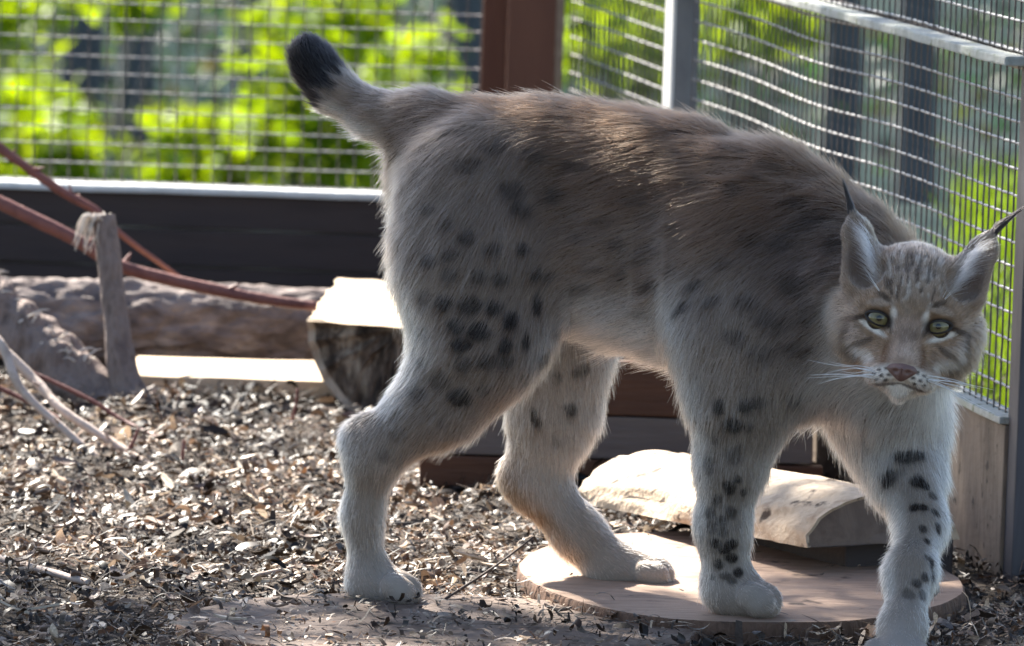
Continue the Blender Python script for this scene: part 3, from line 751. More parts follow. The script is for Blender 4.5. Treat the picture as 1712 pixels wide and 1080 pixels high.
# ---- pelt: which volume a point belongs to, its base colour, its spots
TONES = ['torso', 'neck', 'chest', 'tail', 'thigh', 'leg', 'shank', 'paw', 'inner', 'hock', 'shoulder', 'foreleg', 'chestleg', 'foreleg2', 'head', 'cheek', 'muzzle', 'ear', 'bridge', 'chin']
def fields(p):
    """blend weights over the volumes -> comb direction, hair length, tone weights"""
    src = [q for q in PR if not q['cut']]
    dm = np.stack([sdf1(p.astype(float), q) for q in src], 1)
    wt = np.exp(-(dm - dm.min(1, keepdims=True)) / 0.008)
    wt /= wt.sum(1, keepdims=True)
    comb = wt @ np.array([q['comb'] for q in src])
    L = wt @ np.array([q['L'] for q in src])
    T = {t: wt[:, [i for i, q in enumerate(src) if q['tone'] == t]].sum(1) for t in TONES}
    return comb, L, T
def vnoise(p, f, seed=0):
    """cheap smooth value noise"""
    q = p * f + seed * 17.31
    i = np.floor(q).astype(np.int64); u = q - i; u = u * u * (3 - 2 * u)
    def hsh(a, b, c):
        n = (a * 73856093) ^ (b * 19349663) ^ (c * 83492791) ^ (seed * 2654435)
        n = (n ^ (n >> 13)) * 1274126177 & 0x7fffffff
        return (n % 65536) / 65535.0
    r = 0
    for dx in (0, 1):
        for dy in (0, 1):
            for dz in (0, 1):
                wgt = (u[:, 0] if dx else 1 - u[:, 0]) * (u[:, 1] if dy else 1 - u[:, 1]) * (u[:, 2] if dz else 1 - u[:, 2])
                r = r + wgt * hsh(i[:, 0] + dx, i[:, 1] + dy, i[:, 2] + dz)
    return r
# rosettes and spots noted on the animal's right side (picture position, half length, half width, strength, lean)
SP = """753 547 15 11 .95 20|800 562 18 14 .9 0|863 540 14 14 1 0|885 575 9 14 1 0|853 580 11 13 1 0|765 583 16 10 .95 10|770 672 19 13 .95 10|905 513 9 17 .8 0|818 612 17 12 .6 0|855 610 13 11 .6 0
768 617 15 13 .6 0|735 507 16 12 .75 0|778 512 22 14 .7 0|835 517 15 12 .8 0|880 420 12 10 .7 0|905 462 9 12 .7 0|710 437 14 10 .6 0|745 430 14 9 .55 0|700 500 12 14 .5 0|725 640 16 16 .5 0|690 660 16 14 .55 0
742 462 14 10 .6 0|800 470 14 12 .6 0|845 470 13 11 .65 0|775 395 16 11 .55 0|830 415 15 10 .55 0|740 372 14 10 .5 0|880 345 20 14 .6 0|860 310 20 14 .55 0|920 320 18 13 .55 0|705 350 14 9 .5 0|640 770 12 10 .4 0|660 730 16 12 .35 0
815 660 12 12 .5 0|700 610 12 12 .45 0|655 700 14 12 .35 0|735 715 10 10 .35 0
970 490 20 10 .5 -15|1035 462 9 14 .7 20|1025 410 12 10 .7 0|985 455 20 10 .5 20|1060 440 18 10 .5 0|1080 485 20 9 .7 -25|1130 520 20 8 .7 -25|1150 480 16 8 .6 -20|1110 455 14 8 .5 -20|1180 500 18 9 .5 -20|1085 420 16 10 .5 0|1060 530 22 9 .35 -10|940 560 14 12 .35 0
1000 370 18 11 .45 0|960 400 18 11 .45 0|1060 330 20 11 .5 10|1120 380 20 11 .5 10|1030 240 26 11 .6 20|1105 245 24 10 .55 20|1180 255 24 10 .55 20|1000 225 24 9 .5 10|1155 300 20 11 .5 10|1220 310 22 11 .5 15|1270 290 22 10 .55 20|1100 320 18 10 .4 0|930 190 30 9 .55 8|1000 185 28 9 .6 12|1065 200 28 8 .55 12|1140 215 28 8 .6 15|1215 240 26 8 .6 20|1290 270 26 9 .55 22|870 165 24 8 .45 0
900 255 22 12 .45 10|960 270 22 12 .5 10|830 240 20 12 .45 0|780 270 20 12 .45 0|755 215 20 10 .4 0|1330 330 30 12 .5 -10|1360 360 40 18 .5 -30|1390 400 22 14 .5 -30|1300 400 24 14 .45 0|1250 400 20 12 .4 0|1200 440 20 11 .45 0|1320 470 26 20 .5 0|1290 540 30 20 .5 0|1350 520 26 22 .5 -30|1240 500 22 14 .45 0|1380 460 22 18 .45 -40|1270 600 26 16 .4 0|1330 590 26 14 .45 0|1220 570 18 14 .45 0
1195 687 11 13 .9 0|1222 720 18 12 1 8|1250 688 13 10 .8 0|1275 680 14 9 .6 0|1330 680 12 9 .6 0|1250 722 9 10 .6 0|1190 738 8 14 .5 0|1225 768 14 15 .5 0|1178 780 9 13 .5 0|1220 824 10 11 1 0|1240 806 8 7 .8 0|1246 830 6 9 .7 0|1193 842 10 8 .7 0|1178 858 8 8 .6 0|1228 862 11 10 .6 0|1203 876 10 9 .55 0|1182 884 8 10 .5 0|1212 896 10 9 .55 0|1190 916 11 8 .75 0|1228 916 11 9 .8 0|1212 928 9 7 .8 0
1222 942 12 8 .9 0|1192 944 10 8 .75 0|1240 952 9 8 .8 0|1206 960 8 6 .6 0|1230 966 8 6 .6 0|1182 968 6 6 .4 0
1527 757 28 9 .9 -2|1478 804 20 13 .9 -20|1541 800 16 11 .9 10|1527 842 9 8 .85 -30|1545 840 8 7 .9 0|1510 712 22 7 .55 0|1566 822 7 9 .6 0|1570 850 10 6 .7 20|1548 878 6 8 .7 0|1555 900 7 9 .8 0|1576 880 6 10 .8 0|1563 935 7 13 .8 0|1553 958 8 8 .7 0|1536 968 9 8 .7 0|1568 960 6 10 .7 0|1520 985 12 10 .45 0|1550 990 9 9 .6 0|1475 690 14 10 .35 0|1555 925 6 6 .6 0
890 705 9 17 .75 -20|958 690 13 9 .85 25|915 608 18 14 .6 0|976 626 14 12 .55 0|935 640 9 10 .4 0|930 750 10 9 .25 0|885 640 10 20 .35 0|920 470 14 10 .5 0|700 560 12 10 .4 0"""
pv, pd = project(BV)
facing = ((CAM - BV) * VN).sum(1) > 0
SPOTS = []
for e in SP.replace('\n', '|').split('|'):
    x, y, rl, rw, st, an = map(float, e.split())
    dd = np.hypot(pv[:, 0] - x, pv[:, 1] - y)
    c = np.where((dd < 9) & facing)[0]
    if len(c) == 0: c = np.array([np.argmin(dd + 1e3 * ~facing)])
    i = c[np.argmin(pd[c])]
    an = R(an)
    e1 = rt * math.cos(an) - up * math.sin(an); e1 -= VN[i] * (e1 @ VN[i]); e1 /= np.linalg.norm(e1)
    SPOTS.append((BV[i], e1, np.cross(VN[i], e1), 1.12 * rl / SC, 1.12 * rw / SC, st))
# the far side carries spots too
cand = RNG.permutation(np.where((VN[:, 1] > 0.25) & (pv[:, 0] < 1380))[0])[:4000]
kept = []
for i in cand:
    if all(np.linalg.norm(BV[i] - BV[j]) > 0.026 for j in kept):
        kept.append(i)
for i in kept[:260]:
    e1 = np.array([1.0, 0, -.1]); e1 -= VN[i] * (e1 @ VN[i]); e1 /= np.linalg.norm(e1) + 1e-9
    SPOTS.append((BV[i], e1, np.cross(VN[i], e1), RNG.uniform(7, 15) / SC, RNG.uniform(6, 10) / SC, RNG.uniform(.4, .8)))
def blob(a, b, x, y, rx, ry, ang=0.0, soft=0.35):
    ca, sa = math.cos(R(ang)), math.sin(R(ang))
    u = ((a - x) * ca + (b - y) * sa) / rx; v = (-(a - x) * sa + (b - y) * ca) / ry
    return 1 - sstep(1 - soft, 1 + soft, np.hypot(u, v))
def pelt(p, nrm, T):
    n = len(p)
    C = np.zeros((n, 3))
    z = p[:, 2]
    nz1, nz2 = vnoise(p, 28, 1)[:, None], vnoise(p, 90, 2)[:, None]
    topf = sstep(0.30, 0.47, z + 0.03 * nrm[:, 2] + 0.05 * (nz1[:, 0] - .5))[:, None]
    belly = sstep(0.10, 0.75, -nrm[:, 2])[:, None]
    back = np.array([0.105, 0.060, 0.036]); flank = np.array([0.205, 0.146, 0.110]); white = np.array([0.72, 0.67, 0.61])
    torso = flank * (1 - topf) + back * topf
    torso = torso * (1 - belly * .85) + white * belly * .85
    torso = torso * (0.60 + 0.40 * nz1 + 0.42 * vnoise(p * np.array([.7, 1, 1]), 62, 15)[:, None])
    warm = sstep(.45, .75, vnoise(p, 14, 12))[:, None] * sstep(.28, .40, z)[:, None]
    torso = torso * (1 - .45 * warm) + np.array([.115, .066, .040]) * .45 * warm
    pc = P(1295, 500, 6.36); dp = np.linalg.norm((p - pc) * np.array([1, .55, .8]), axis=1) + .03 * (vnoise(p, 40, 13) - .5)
    shade_mix = .6 * (1 - sstep(.035, .085, dp))[:, None]  # shadow on shoulder and neck painted in as brown fur
    torso = torso * (1 - shade_mix) + np.array([.066, .038, .024]) * shade_mix
    rump_glow = sstep(0.5, 0.92, -nrm[:, 0])[:, None] * (1 - .95 * topf)  # sunlit rim of the rump painted as pale fur
    torso = torso * (1 - .6 * rump_glow) + np.array([.70, .65, .58]) * .6 * rump_glow
    low = sstep(0.10, 0.22, z)[:, None]
    thigh = np.array([.205, .150, .113]) * (0.72 + .3 * nz1 + .28 * vnoise(p, 62, 16)[:, None]) * low + np.array([.24, .165, .11]) * (1 - low)
    rim_glow = sstep(.3, .9, np.abs(nrm[:, 0]))[:, None]  # backlit glow on the leg sides painted as white fur
    te = rim_glow * (1 - sstep(.30, .37, z))[:, None]
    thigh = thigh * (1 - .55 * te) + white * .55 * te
    leg = np.array([.25, .192, .15]) * (.85 + .3 * nz1); leg = leg * (1 - .65 * rim_glow) + white * .65 * rim_glow
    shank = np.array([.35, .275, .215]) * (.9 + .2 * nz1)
    shank = shank * (1 - .65 * rim_glow) + white * .65 * rim_glow
    paw = np.array([.44, .37, .315]) * (.92 + .16 * nz2)
    inner = np.array([.50, .435, .38]) * (.85 + .3 * nz1)
    bk = sstep(.0, .7, -nrm[:, 0] - .6 * nrm[:, 2])[:, None]
    hock = np.array([.44, .38, .33]) * (1 - bk) + np.array([.30, .17, .085]) * bk
    inner = inner * (1 - .5 * bk) + np.array([.36, .25, .17]) * .5 * bk
    fore = np.array([.29, .235, .19]) * (.9 + .2 * nz1); fore = fore * (1 - .65 * rim_glow) + white * .65 * rim_glow
    chest = np.array([.50, .45, .41]) * (.82 + .36 * nz1)
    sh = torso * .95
    # tail: brown with a black end
    tx, _ = project(p)
    tb = np.array([.25, .18, .135]) * (.7 + .6 * vnoise(p, 70, 4)[:, None]); tu = sstep(0, .7, -nrm[:, 2])[:, None]
    tb = tb * (1 - .7 * tu) + white * .7 * tu
    tdir = (P(500, 60, 6.57) - P(700, 195, 6.54)); tl = np.linalg.norm(tdir); tdir /= tl
    tt = ((p - P(700, 195, 6.54)) @ tdir) / tl
    blk = sstep(.56, .64, tt + .10 * (vnoise(p, 120, 5) - .5))[:, None]
    tail = tb * (1 - blk) + np.array([.012, .011, .013]) * blk
    # head
    q = (p - HO) / HS
    a, b, c = q @ er, q @ eu, q @ vw
    s1 = np.abs(a)
    hd = np.array([.20, .130, .083]) * (.8 + .4 * nz2)
    def lay(C0, m, colr): m = np.clip(m, 0, 1)[:, None]; return C0 * (1 - m) + np.array(colr) * m
    ab_ = np.stack([(a + .0 * b) / (4.2 * (1 + b / 260)), b / 15.0, a * 0], 1)
    stripe = sstep(.56, .68, vnoise(ab_, 1.0, 7)) * sstep(24, 44, b) * (1 - sstep(42, 66, s1))
    pale_ = sstep(.58, .7, vnoise(ab_, 1.0, 57)) * sstep(10, 30, b) * (1 - sstep(38, 60, s1))
    hd = lay(hd, .35 * (1 - sstep(25, 60, s1)) * sstep(18, 50, b), (.27, .225, .185))
    hd = lay(hd, .7 * pale_, (.36, .31, .26))
    hd = lay(hd, .8 * stripe, (.05, .034, .025))
    hd = lay(hd, .8 * blob(a, b, 0, 24, 26, 14), (.20, .14, .095))
    cheekw = sstep(58, 95, s1) * (1 - sstep(-5, 35, b))
    hd = lay(hd, .35 * cheekw, (.24, .2, .165))
    for s_ in (-1, 1):
        hd = lay(hd, .8 * blob(a, b, s_ * 25, 1, 7, 22, s_ * -10), (.62, .58, .52))       # light inner corner
        hd = lay(hd, .9 * blob(a, b, s_ * 60, -16, 25, 5.0, s_ * 26, .5), (.62, .58, .52))      # light under the eye
        hd = lay(hd, .6 * blob(a, b, s_ * 50, 28, 24, 7, s_ * -8), (.32, .26, .21))
        hd = lay(hd, .9 * blob(a, b, s_ * 46, 38, 14, 5, s_ * 30), (.05, .035, .025))     # brow mark
        hd = lay(hd, .97 * blob(a, b, s_ * 50, 1, 25.5, 14.5, s_ * 14, .25), (.02, .014, .011))   # dark rim
        hd = lay(hd, .9 * blob(a, b, s_ * 28, -14, 12, 4.5, s_ * 60), (.03, .02, .016))
        hd = lay(hd, .9 * blob(a, b, s_ * 88, -3, 24, 5, s_ * -14), (.03, .02, .015))    # line from the eye
        hd = lay(hd, .9 * blob(a, b, s_ * 104, -24, 5.5, 22, s_ * 8), (.03, .02, .015))
        hd = lay(hd, .9 * blob(a, b, s_ * 76, -44, 26, 5.5, s_ * -28), (.045, .03, .02))
        hd = lay(hd, .9 * blob(a, b, s_ * 94, -62, 24, 7, s_ * 40), (.04, .03, .022))
        hd = lay(hd, .6 * blob(a, b, s_ * 70, -62, 20, 9, s_ * 20), (.48, .43, .37))
        hd = lay(hd, .8 * blob(a, b, s_ * 32, -58, 6, 24, s_ * 10), (.12, .065, .038))      # side of the nose
    br = lay(np.tile(np.array([.24, .165, .12]), (n, 1)) * (.9 + .2 * nz2), .5 * blob(a, b, 0, -8, 26, 22), (.22, .165, .135))
    hd = lay(hd, (1 - sstep(20, 32, s1)) * sstep(-82, -70, b) * (1 - sstep(0, 22, b)), (.235, .165, .122))
    hd = lay(hd, .8 * blob(a, b, 0, -52, 23, 22, 0, .5), (.33, .235, .175))
    hd = lay(hd, .5 * blob(a, b, 0, -20, 18, 13), (.13, .09, .07))
    hd = hd * (.75 + .5 * vnoise(np.stack([a / 5, b / 9, c / 9], 1), 1.0, 77)[:, None])
    mz = blob(a, b, 0, -94, 58, 21) * (c > 0)
    hd = lay(hd, .95 * mz, (.62, .57, .51))
    for s_ in (-1, 1):
        for (x, y) in ((26, -80), (38, -84), (20, -90), (33, -93), (46, -91), (24, -100), (40, -101)):
            hd = lay(hd, .9 * blob(a, b, s_ * x, y, 4.2, 3.0), (.03, .022, .018))
        hd = lay(hd, .85 * blob(a, b, s_ * 24, -107, 26, 3.0, s_ * -12), (.06, .04, .032))
    hd = lay(hd, .9 * blob(a, b, 0, -126, 30, 13), (.58, .54, .49))
    hd = lay(hd, sstep(-112, -140, b), (.46, .42, .38))
    # ears: dark hollow, pale rim hair
    ear = np.array([.20, .15, .115]) * (.85 + .3 * nz2)
    hol = np.zeros(n)
    for s_ in (-1, 1):
        hol = np.maximum(hol, blob(a, b, s_ * 90, 88, 30, 34, s_ * -22) * (nrm @ vw > -.2))
    ear = lay(ear, .75 * hol, (.10, .075, .065))
    ear = lay(ear, .5 * blob(s1, b, 70, 98, 10, 40, -22) * (nrm @ vw > 0), (.55, .5, .46))
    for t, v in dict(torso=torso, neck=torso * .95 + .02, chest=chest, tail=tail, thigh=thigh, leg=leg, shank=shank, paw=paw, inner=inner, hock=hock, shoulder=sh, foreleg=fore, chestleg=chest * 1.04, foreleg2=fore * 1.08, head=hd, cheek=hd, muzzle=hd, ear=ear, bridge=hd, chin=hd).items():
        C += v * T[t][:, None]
    hw = sum(T[t] for t in ('head', 'cheek', 'muzzle', 'ear', 'bridge', 'chin'))
    # spots
    dk = np.zeros(n)
    jit = (vnoise(p, 130, 9) - .5) * .7
    for c0, e1, e2, rl, rw, st in SPOTS:
        d = p - c0
        near = np.where((np.abs(d) < 2.2 * max(rl, rw)).all(1))[0]
        if len(near) == 0: continue
        dn = d[near]
        u = (dn @ e1) / rl; v = (dn @ e2) / rw
        h = dn - np.outer(dn @ e1, e1) - np.outer(dn @ e2, e2)
        f = 1 - sstep(.65, 1.3, np.hypot(u, v) + jit[near] + np.linalg.norm(h, axis=1) / .05)
        dk[near] = np.maximum(dk[near], f * st)
    dk = np.clip(dk * 1.25 * (1 - hw) * (1 - T['tail']), 0, 1)[:, None]
    C = C * (1 - dk * .95) + np.array([.018, .012, .009]) * dk * .95
    C = C * (0.84 + 0.50 * np.clip(hw, 0, 1)[:, None])
    return np.clip(C, 0.006, 0.85)

vc, vl, vt = fields(BV)
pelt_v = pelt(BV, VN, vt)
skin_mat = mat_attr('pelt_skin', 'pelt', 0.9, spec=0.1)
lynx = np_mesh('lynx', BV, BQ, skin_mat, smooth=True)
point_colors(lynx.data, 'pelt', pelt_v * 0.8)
tag(lynx, 'spotted young lynx with black tail tip walking past, looking out at the viewer', 'lynx')

fur_mat = bpy.data.materials.new('fur'); fur_mat.use_nodes = True
n_, l_ = fur_mat.node_tree.nodes, fur_mat.node_tree.links
n_.remove(n_['Principled BSDF'])
hb = n_.new('ShaderNodeBsdfHairPrincipled'); hb.parametrization = 'COLOR'
hb.inputs['Roughness'].default_value = 0.38; hb.inputs['Radial Roughness'].default_value = 0.55
hb.inputs['Random Roughness'].default_value = 0.2; hb.inputs['IOR'].default_value = 1.42
at_ = n_.new('ShaderNodeAttribute'); at_.attribute_name = 'pelt'
l_.new(at_.outputs['Color'], hb.inputs['Color']); l_.new(hb.outputs[0], n_['Material Output'].inputs[0])

def hair_object(name, pts, rad, rgb, mat, parent):
    N, K = pts.shape[:2]
    h = bpy.data.hair_curves.new(name)
    h.add_curves([K] * N)
    h.position_data.foreach_set('vector', pts.astype(np.float32).ravel())
    ra = h.attributes.get('radius') or h.attributes.new('radius', 'FLOAT', 'POINT')
    prof = np.linspace(1, 0.15, K)
    ra.data.foreach_set('value', (rad[:, None] * prof[None, :]).astype(np.float32).ravel())
    ca = h.attributes.new('pelt', 'FLOAT_COLOR', 'CURVE')
    ca.data.foreach_set('color', np.concatenate([rgb, np.ones((N, 1))], 1).astype(np.float32).ravel())
    h.materials.append(mat)
    return link(name, h, parent)
def sample(weights, N):
    f = RNG.choice(len(BQ), N, p=weights / weights.sum())
    u, v = RNG.random(N), RNG.random(N)
    q = BV[BQ[f]]; nn = VN[BQ[f]]
    bw = np.stack([(1 - u) * (1 - v), u * (1 - v), u * v, (1 - u) * v], 1)[..., None]
    p = (q * bw).sum(1); n = (nn * bw).sum(1); n /= np.linalg.norm(n, axis=1)[:, None]
    return p, n
def grow(name, N, weights, lift, lscale, rad, clump=0.25, messy=0.18, bright=1.0, vary=(.7, 1.25)):
    p, n = sample(weights, N)
    comb, L, T = fields(p)
    hq = (p - HO) / HS
    ha, hb_, hc_ = hq @ er, hq @ eu, hq @ vw
    tang = comb - n * (comb * n).sum(1)[:, None]
    tang /= np.linalg.norm(tang, axis=1)[:, None] + 1e-6
    g = np.stack([vnoise(p, 45, 21 + k) for k in range(3)], 1) - .5
    g2 = np.stack([vnoise(p, 140, 31 + k) for k in range(3)], 1) - .5
    d = tang + n * lift + g * 0.9 * clump * 2 + g2 * clump * 1.6 + RNG.normal(0, messy, (N, 3))
    d /= np.linalg.norm(d, axis=1)[:, None]
    d += n * np.maximum(0, 0.10 - (d * n).sum(1))[:, None]; d /= np.linalg.norm(d, axis=1)[:, None]
    L = L * lscale * RNG.uniform(.65, 1.2, N) * (0.8 + .5 * vnoise(p, 60, 41))
    eyeclear = np.minimum(np.hypot(ha - 50, hb_ - 2), np.hypot(ha + 50, hb_ - 2))
    noseclear = np.hypot(ha / 1.2, (hb_ + 80))
    ok = ~((hc_ > -30) & ((eyeclear < 19) | ((noseclear < 17) & (hc_ > 30))))
    L = np.where((hc_ > -30) & (eyeclear < 32), np.minimum(L, .004), L)
    K = 5
    t = np.linspace(0, 1, K)
    bend = tang * 0.5 + np.array([0, 0, -0.25])
    pts = p[:, None, :] - n[:, None, :] * .001 + L[:, None, None] * (d[:, None, :] * t[None, :, None] + bend[:, None, :] * (t ** 2)[None, :, None] * .35)
    mid = p + d * L[:, None] * .45
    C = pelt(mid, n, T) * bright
    C = np.clip(C * RNG.uniform(*vary, (N, 1)), .005, .9)
    return hair_object(name, pts[ok], (rad * RNG.uniform(.7, 1.2, N))[ok], C[ok], fur_mat, lynx)
fc = BV[BQ].mean(1)
hqf = (fc - HO) / HS
ishead = (np.linalg.norm(hqf * np.array([1, 1, 1]), axis=1) < 215) & (hqf @ vw > -130)
seen = np.where((((CAM - fc) * fnrm).sum(1) > -0.2 * np.linalg.norm(fnrm, axis=1) * 6.4), 1.0, 0.35)
wb = farea * np.where(ishead, 0.15, 1.0) * seen
wh = farea * ishead * seen
grow('undercoat', 190000, wb, 0.42, 0.50, 0.00022, clump=.16, messy=.15)
grow('guard_hair', 60000, wb, 0.32, 0.85, 0.00024, clump=.2, messy=.15, bright=1.1, vary=(.45, 1.5))
grow('face_fur', 50000, wh, 0.36, 0.80, 0.00022, clump=.10, messy=.16, vary=(.5, 1.45))

# eyes, nose, whiskers, ear tufts
def eye_material():
    m = bpy.data.materials.new('eye'); m.use_nodes = True
    n, l = m.node_tree.nodes, m.node_tree.links
    b = n['Principled BSDF']; b.inputs['Roughness'].default_value = 0.06; b.inputs['Coat Weight'].default_value = 0.15; b.inputs['Coat Roughness'].default_value = 0.03
    tc = n.new('ShaderNodeTexCoord'); sx = n.new('ShaderNodeSeparateXYZ'); l.new(tc.outputs['Object'], sx.inputs[0])
    cb = n.new('ShaderNodeCombineXYZ'); l.new(sx.outputs[0], cb.inputs[0]); l.new(sx.outputs[1], cb.inputs[1])
    ln = n.new('ShaderNodeVectorMath'); ln.operation = 'LENGTH'; l.new(cb.outputs[0], ln.inputs[0])
    ml = n.new('ShaderNodeMath'); ml.operation = 'MULTIPLY'; ml.inputs[1].default_value = 1 / 0.0112; l.new(ln.outputs['Value'], ml.inputs[0])
    nz = n.new('ShaderNodeTexNoise'); nz.inputs['Scale'].default_value = 900; l.new(tc.outputs['Object'], nz.inputs['Vector'])
    ad = n.new('ShaderNodeMath'); ad.operation = 'MULTIPLY_ADD'; ad.inputs[1].default_value = .12; l.new(nz.outputs[0], ad.inputs[0]); l.new(ml.outputs[0], ad.inputs[2])
    rp = n.new('ShaderNodeValToRGB'); l.new(ad.outputs[0], rp.inputs[0]); e = rp.color_ramp.elements
    stops = [(0.0, (.004, .004, .004)), (.27, (.004, .004, .004)), (.31, (.085, .07, .028)), (.55, (.165, .138, .062)), (.82, (.13, .105, .045)), (.96, (.03, .02, .012)), (1.0, (.012, .009, .007))]
    while len(e) < len(stops): e.new(.5)
    for k, (p_, c_) in enumerate(stops): e[k].position = p_; e[k].color = (*c_, 1)
    l.new(rp.outputs[0], b.inputs['Base Color'])
    return m
EM = eye_material()
HM = Matrix(((er[0], eu[0], vw[0]), (er[1], eu[1], vw[1]), (er[2], eu[2], vw[2]))).to_4x4()
lid_mat = mat_noise('eyelid', [(.012, .009, .008), (.03, .022, .018)], (200, 200, 200), .5, 0)
for s_ in (-1, 1):
    bm = bmesh.new(); bmesh.ops.create_uvsphere(bm, u_segments=32, v_segments=20, radius=0.0125)
    o = bm_mesh('eye', bm, EM, lynx, True)
    o.matrix_local = Matrix.Translation(Vector(H(50 * s_, 1, -0.5))) @ HM
    V, F = [], []
    n = 40
    for i in range(n):                                        # almond lid ring
        th = 2 * math.pi * i / n
        x = 22 * math.cos(th); y = (9.6 if math.sin(th) > 0 else 10.5) * math.sin(th) * (1 - .18 * abs(math.cos(th)))
        y += 3.0 * math.cos(th) - (3.5 * max(0, -math.cos(th)) ** 2)
        zc = 19.5 - 0.024 * (x * x + y * y)
        for j in range(8):
            ph = 2 * math.pi * j / 8
            rr = 3.8 if math.sin(th) > 0 else 3.0
            V.append(H(50 * s_ + s_ * (x + rr * math.cos(ph) * math.cos(th)), 1 + y + rr * math.cos(ph) * math.sin(th), zc + rr * .8 * math.sin(ph)))
    for i in range(n):
        for j in range(8):
            F.append((i * 8 + j, i * 8 + (j + 1) % 8, ((i + 1) % n) * 8 + (j + 1) % 8, ((i + 1) % n) * 8 + j))
    ld = mesh('eyelid', V, F, lid_mat, o, True)
    ld.matrix_parent_inverse = (Matrix.Translation(Vector(H(50 * s_, 1, -0.5))) @ HM).inverted()
nose_mat = mat_noise('nose_leather', [(.10, .05, .04), (.17, .09, .072), (.12, .065, .055)], (300, 300, 300), .45, .5, (1500, 1500, 1500), dist=.001, spec=.5)
V, F = [], []
nu, nv = 24, 10
for i in range(nv + 1):
    f = i / nv
    for j in range(nu):
        th = 2 * math.pi * j / nu
        x = math.cos(th); y = math.sin(th)
        wx = 26 * (1 if y > 0 else (1 - .62 * (-y)))
        X, Y_ = wx * x * f, (13 if y > 0 else 19) * y * f
        c = 84 - 13 * f ** 2.2 - abs(X) * .22
        for s_ in (-1, 1):
            c -= 9 * math.exp(-(((X - s_ * 10.5) / 4.5) ** 2 + ((Y_ + 2) / 3.2) ** 2))
        c -= 4 * math.exp(-(X / 1.6) ** 2) * (Y_ < 2)
        V.append(H(X, -80 + Y_, c))
for i in range(nv):
    for j in range(nu):
        F.append((i * nu + j, i * nu + (j + 1) % nu, (i + 1) * nu + (j + 1) % nu, (i + 1) * nu + j))
mesh('nose', V, F, nose_mat, lynx, True)
wm = mat_noise('whisker', [(.75, .73, .70), (.85, .83, .80)], (50, 50, 50), .4, 0)
for s_ in (-1, 1):
    for k in range(11):
        b = np.array([s_ * random.uniform(26, 46), random.uniform(-102, -82), 46 - random.uniform(0, 10)])
        L = random.uniform(55, 125)
        d = np.array([s_ * 1.0, random.uniform(-.22, .18), random.uniform(-.25, .25)])
        pts = [H(*(b + d * L * t + np.array([0, -18 * t * t * random.uniform(.5, 1.2), 0]))) for t in (0, .33, .66, 1)]
        tube('whisker', pts, [.00034, .0003, .00022, .00008], wm, lynx, 12, 4)
    for k in range(3):
        b = np.array([s_ * 46, 36, 14]); d = np.array([s_ * random.uniform(.2, .8), random.uniform(.6, 1), .2])
        pts = [H(*(b + d * random.uniform(45, 60) * t)) for t in (0, .33, .66, 1)]
        tube('whisker', pts, [.0002, .0002, .00015, .00006], wm, lynx, 10, 4)
for s_ in (-1, 1):                                # black ear tufts and pale hair inside the cups
    N = 260
    b = np.array([H(121 * s_ + RNG.normal(0, 2.5), 172 + RNG.normal(0, 5), -48 + RNG.normal(0, 3)) for _ in range(N)])
    tipd = np.array([-18 if s_ < 0 else 36, 38 if s_ < 0 else 36, 0.0])
    L = RNG.uniform(.6, 1.15, N)
    t = np.linspace(0, 1, 5)
    tv = er * tipd[0] + eu * tipd[1]
    conv = (np.array(H(121 * s_, 178, -48)) - b)
    pts = b[:, None] + (tv * HS)[None, None] * (L[:, None] * t[None])[..., None] * 1.15 + conv[:, None] * (t ** .7)[None, :, None] * .8 + RNG.normal(0, .0006, (N, 1, 3)) * t[None, :, None]
    hair_object('ear_tuft', pts, np.full(N, .00022), np.tile([[.012, .010, .010]], (N, 1)) * RNG.uniform(.7, 1.6, (N, 1)), fur_mat, lynx)
    N = 420
    u = RNG.random(N)
    b = np.array([H(s_ * (60 + 34 * x + RNG.normal(0, 4)), 60 + 78 * x + RNG.normal(0, 6), -18 + RNG.normal(0, 4)) for x in u])
    dv = np.array([er * s_ * RNG.uniform(.3, .9) + eu * RNG.uniform(.3, 1.0) + vw * RNG.uniform(.0, .35) for _ in range(N)])
    L = RNG.uniform(.010, .022, N)
    pts = b[:, None] + dv[:, None] * (L[:, None] * t[None])[..., None] + (er * s_)[None, None] * (L[:, None] * (t ** 2)[None])[..., None] * .3
    hair_object('ear_hair', pts, np.full(N, .00018), np.tile([[.58, .53, .49]], (N, 1)) * RNG.uniform(.7, 1.2, (N, 1)), fur_mat, lynx)
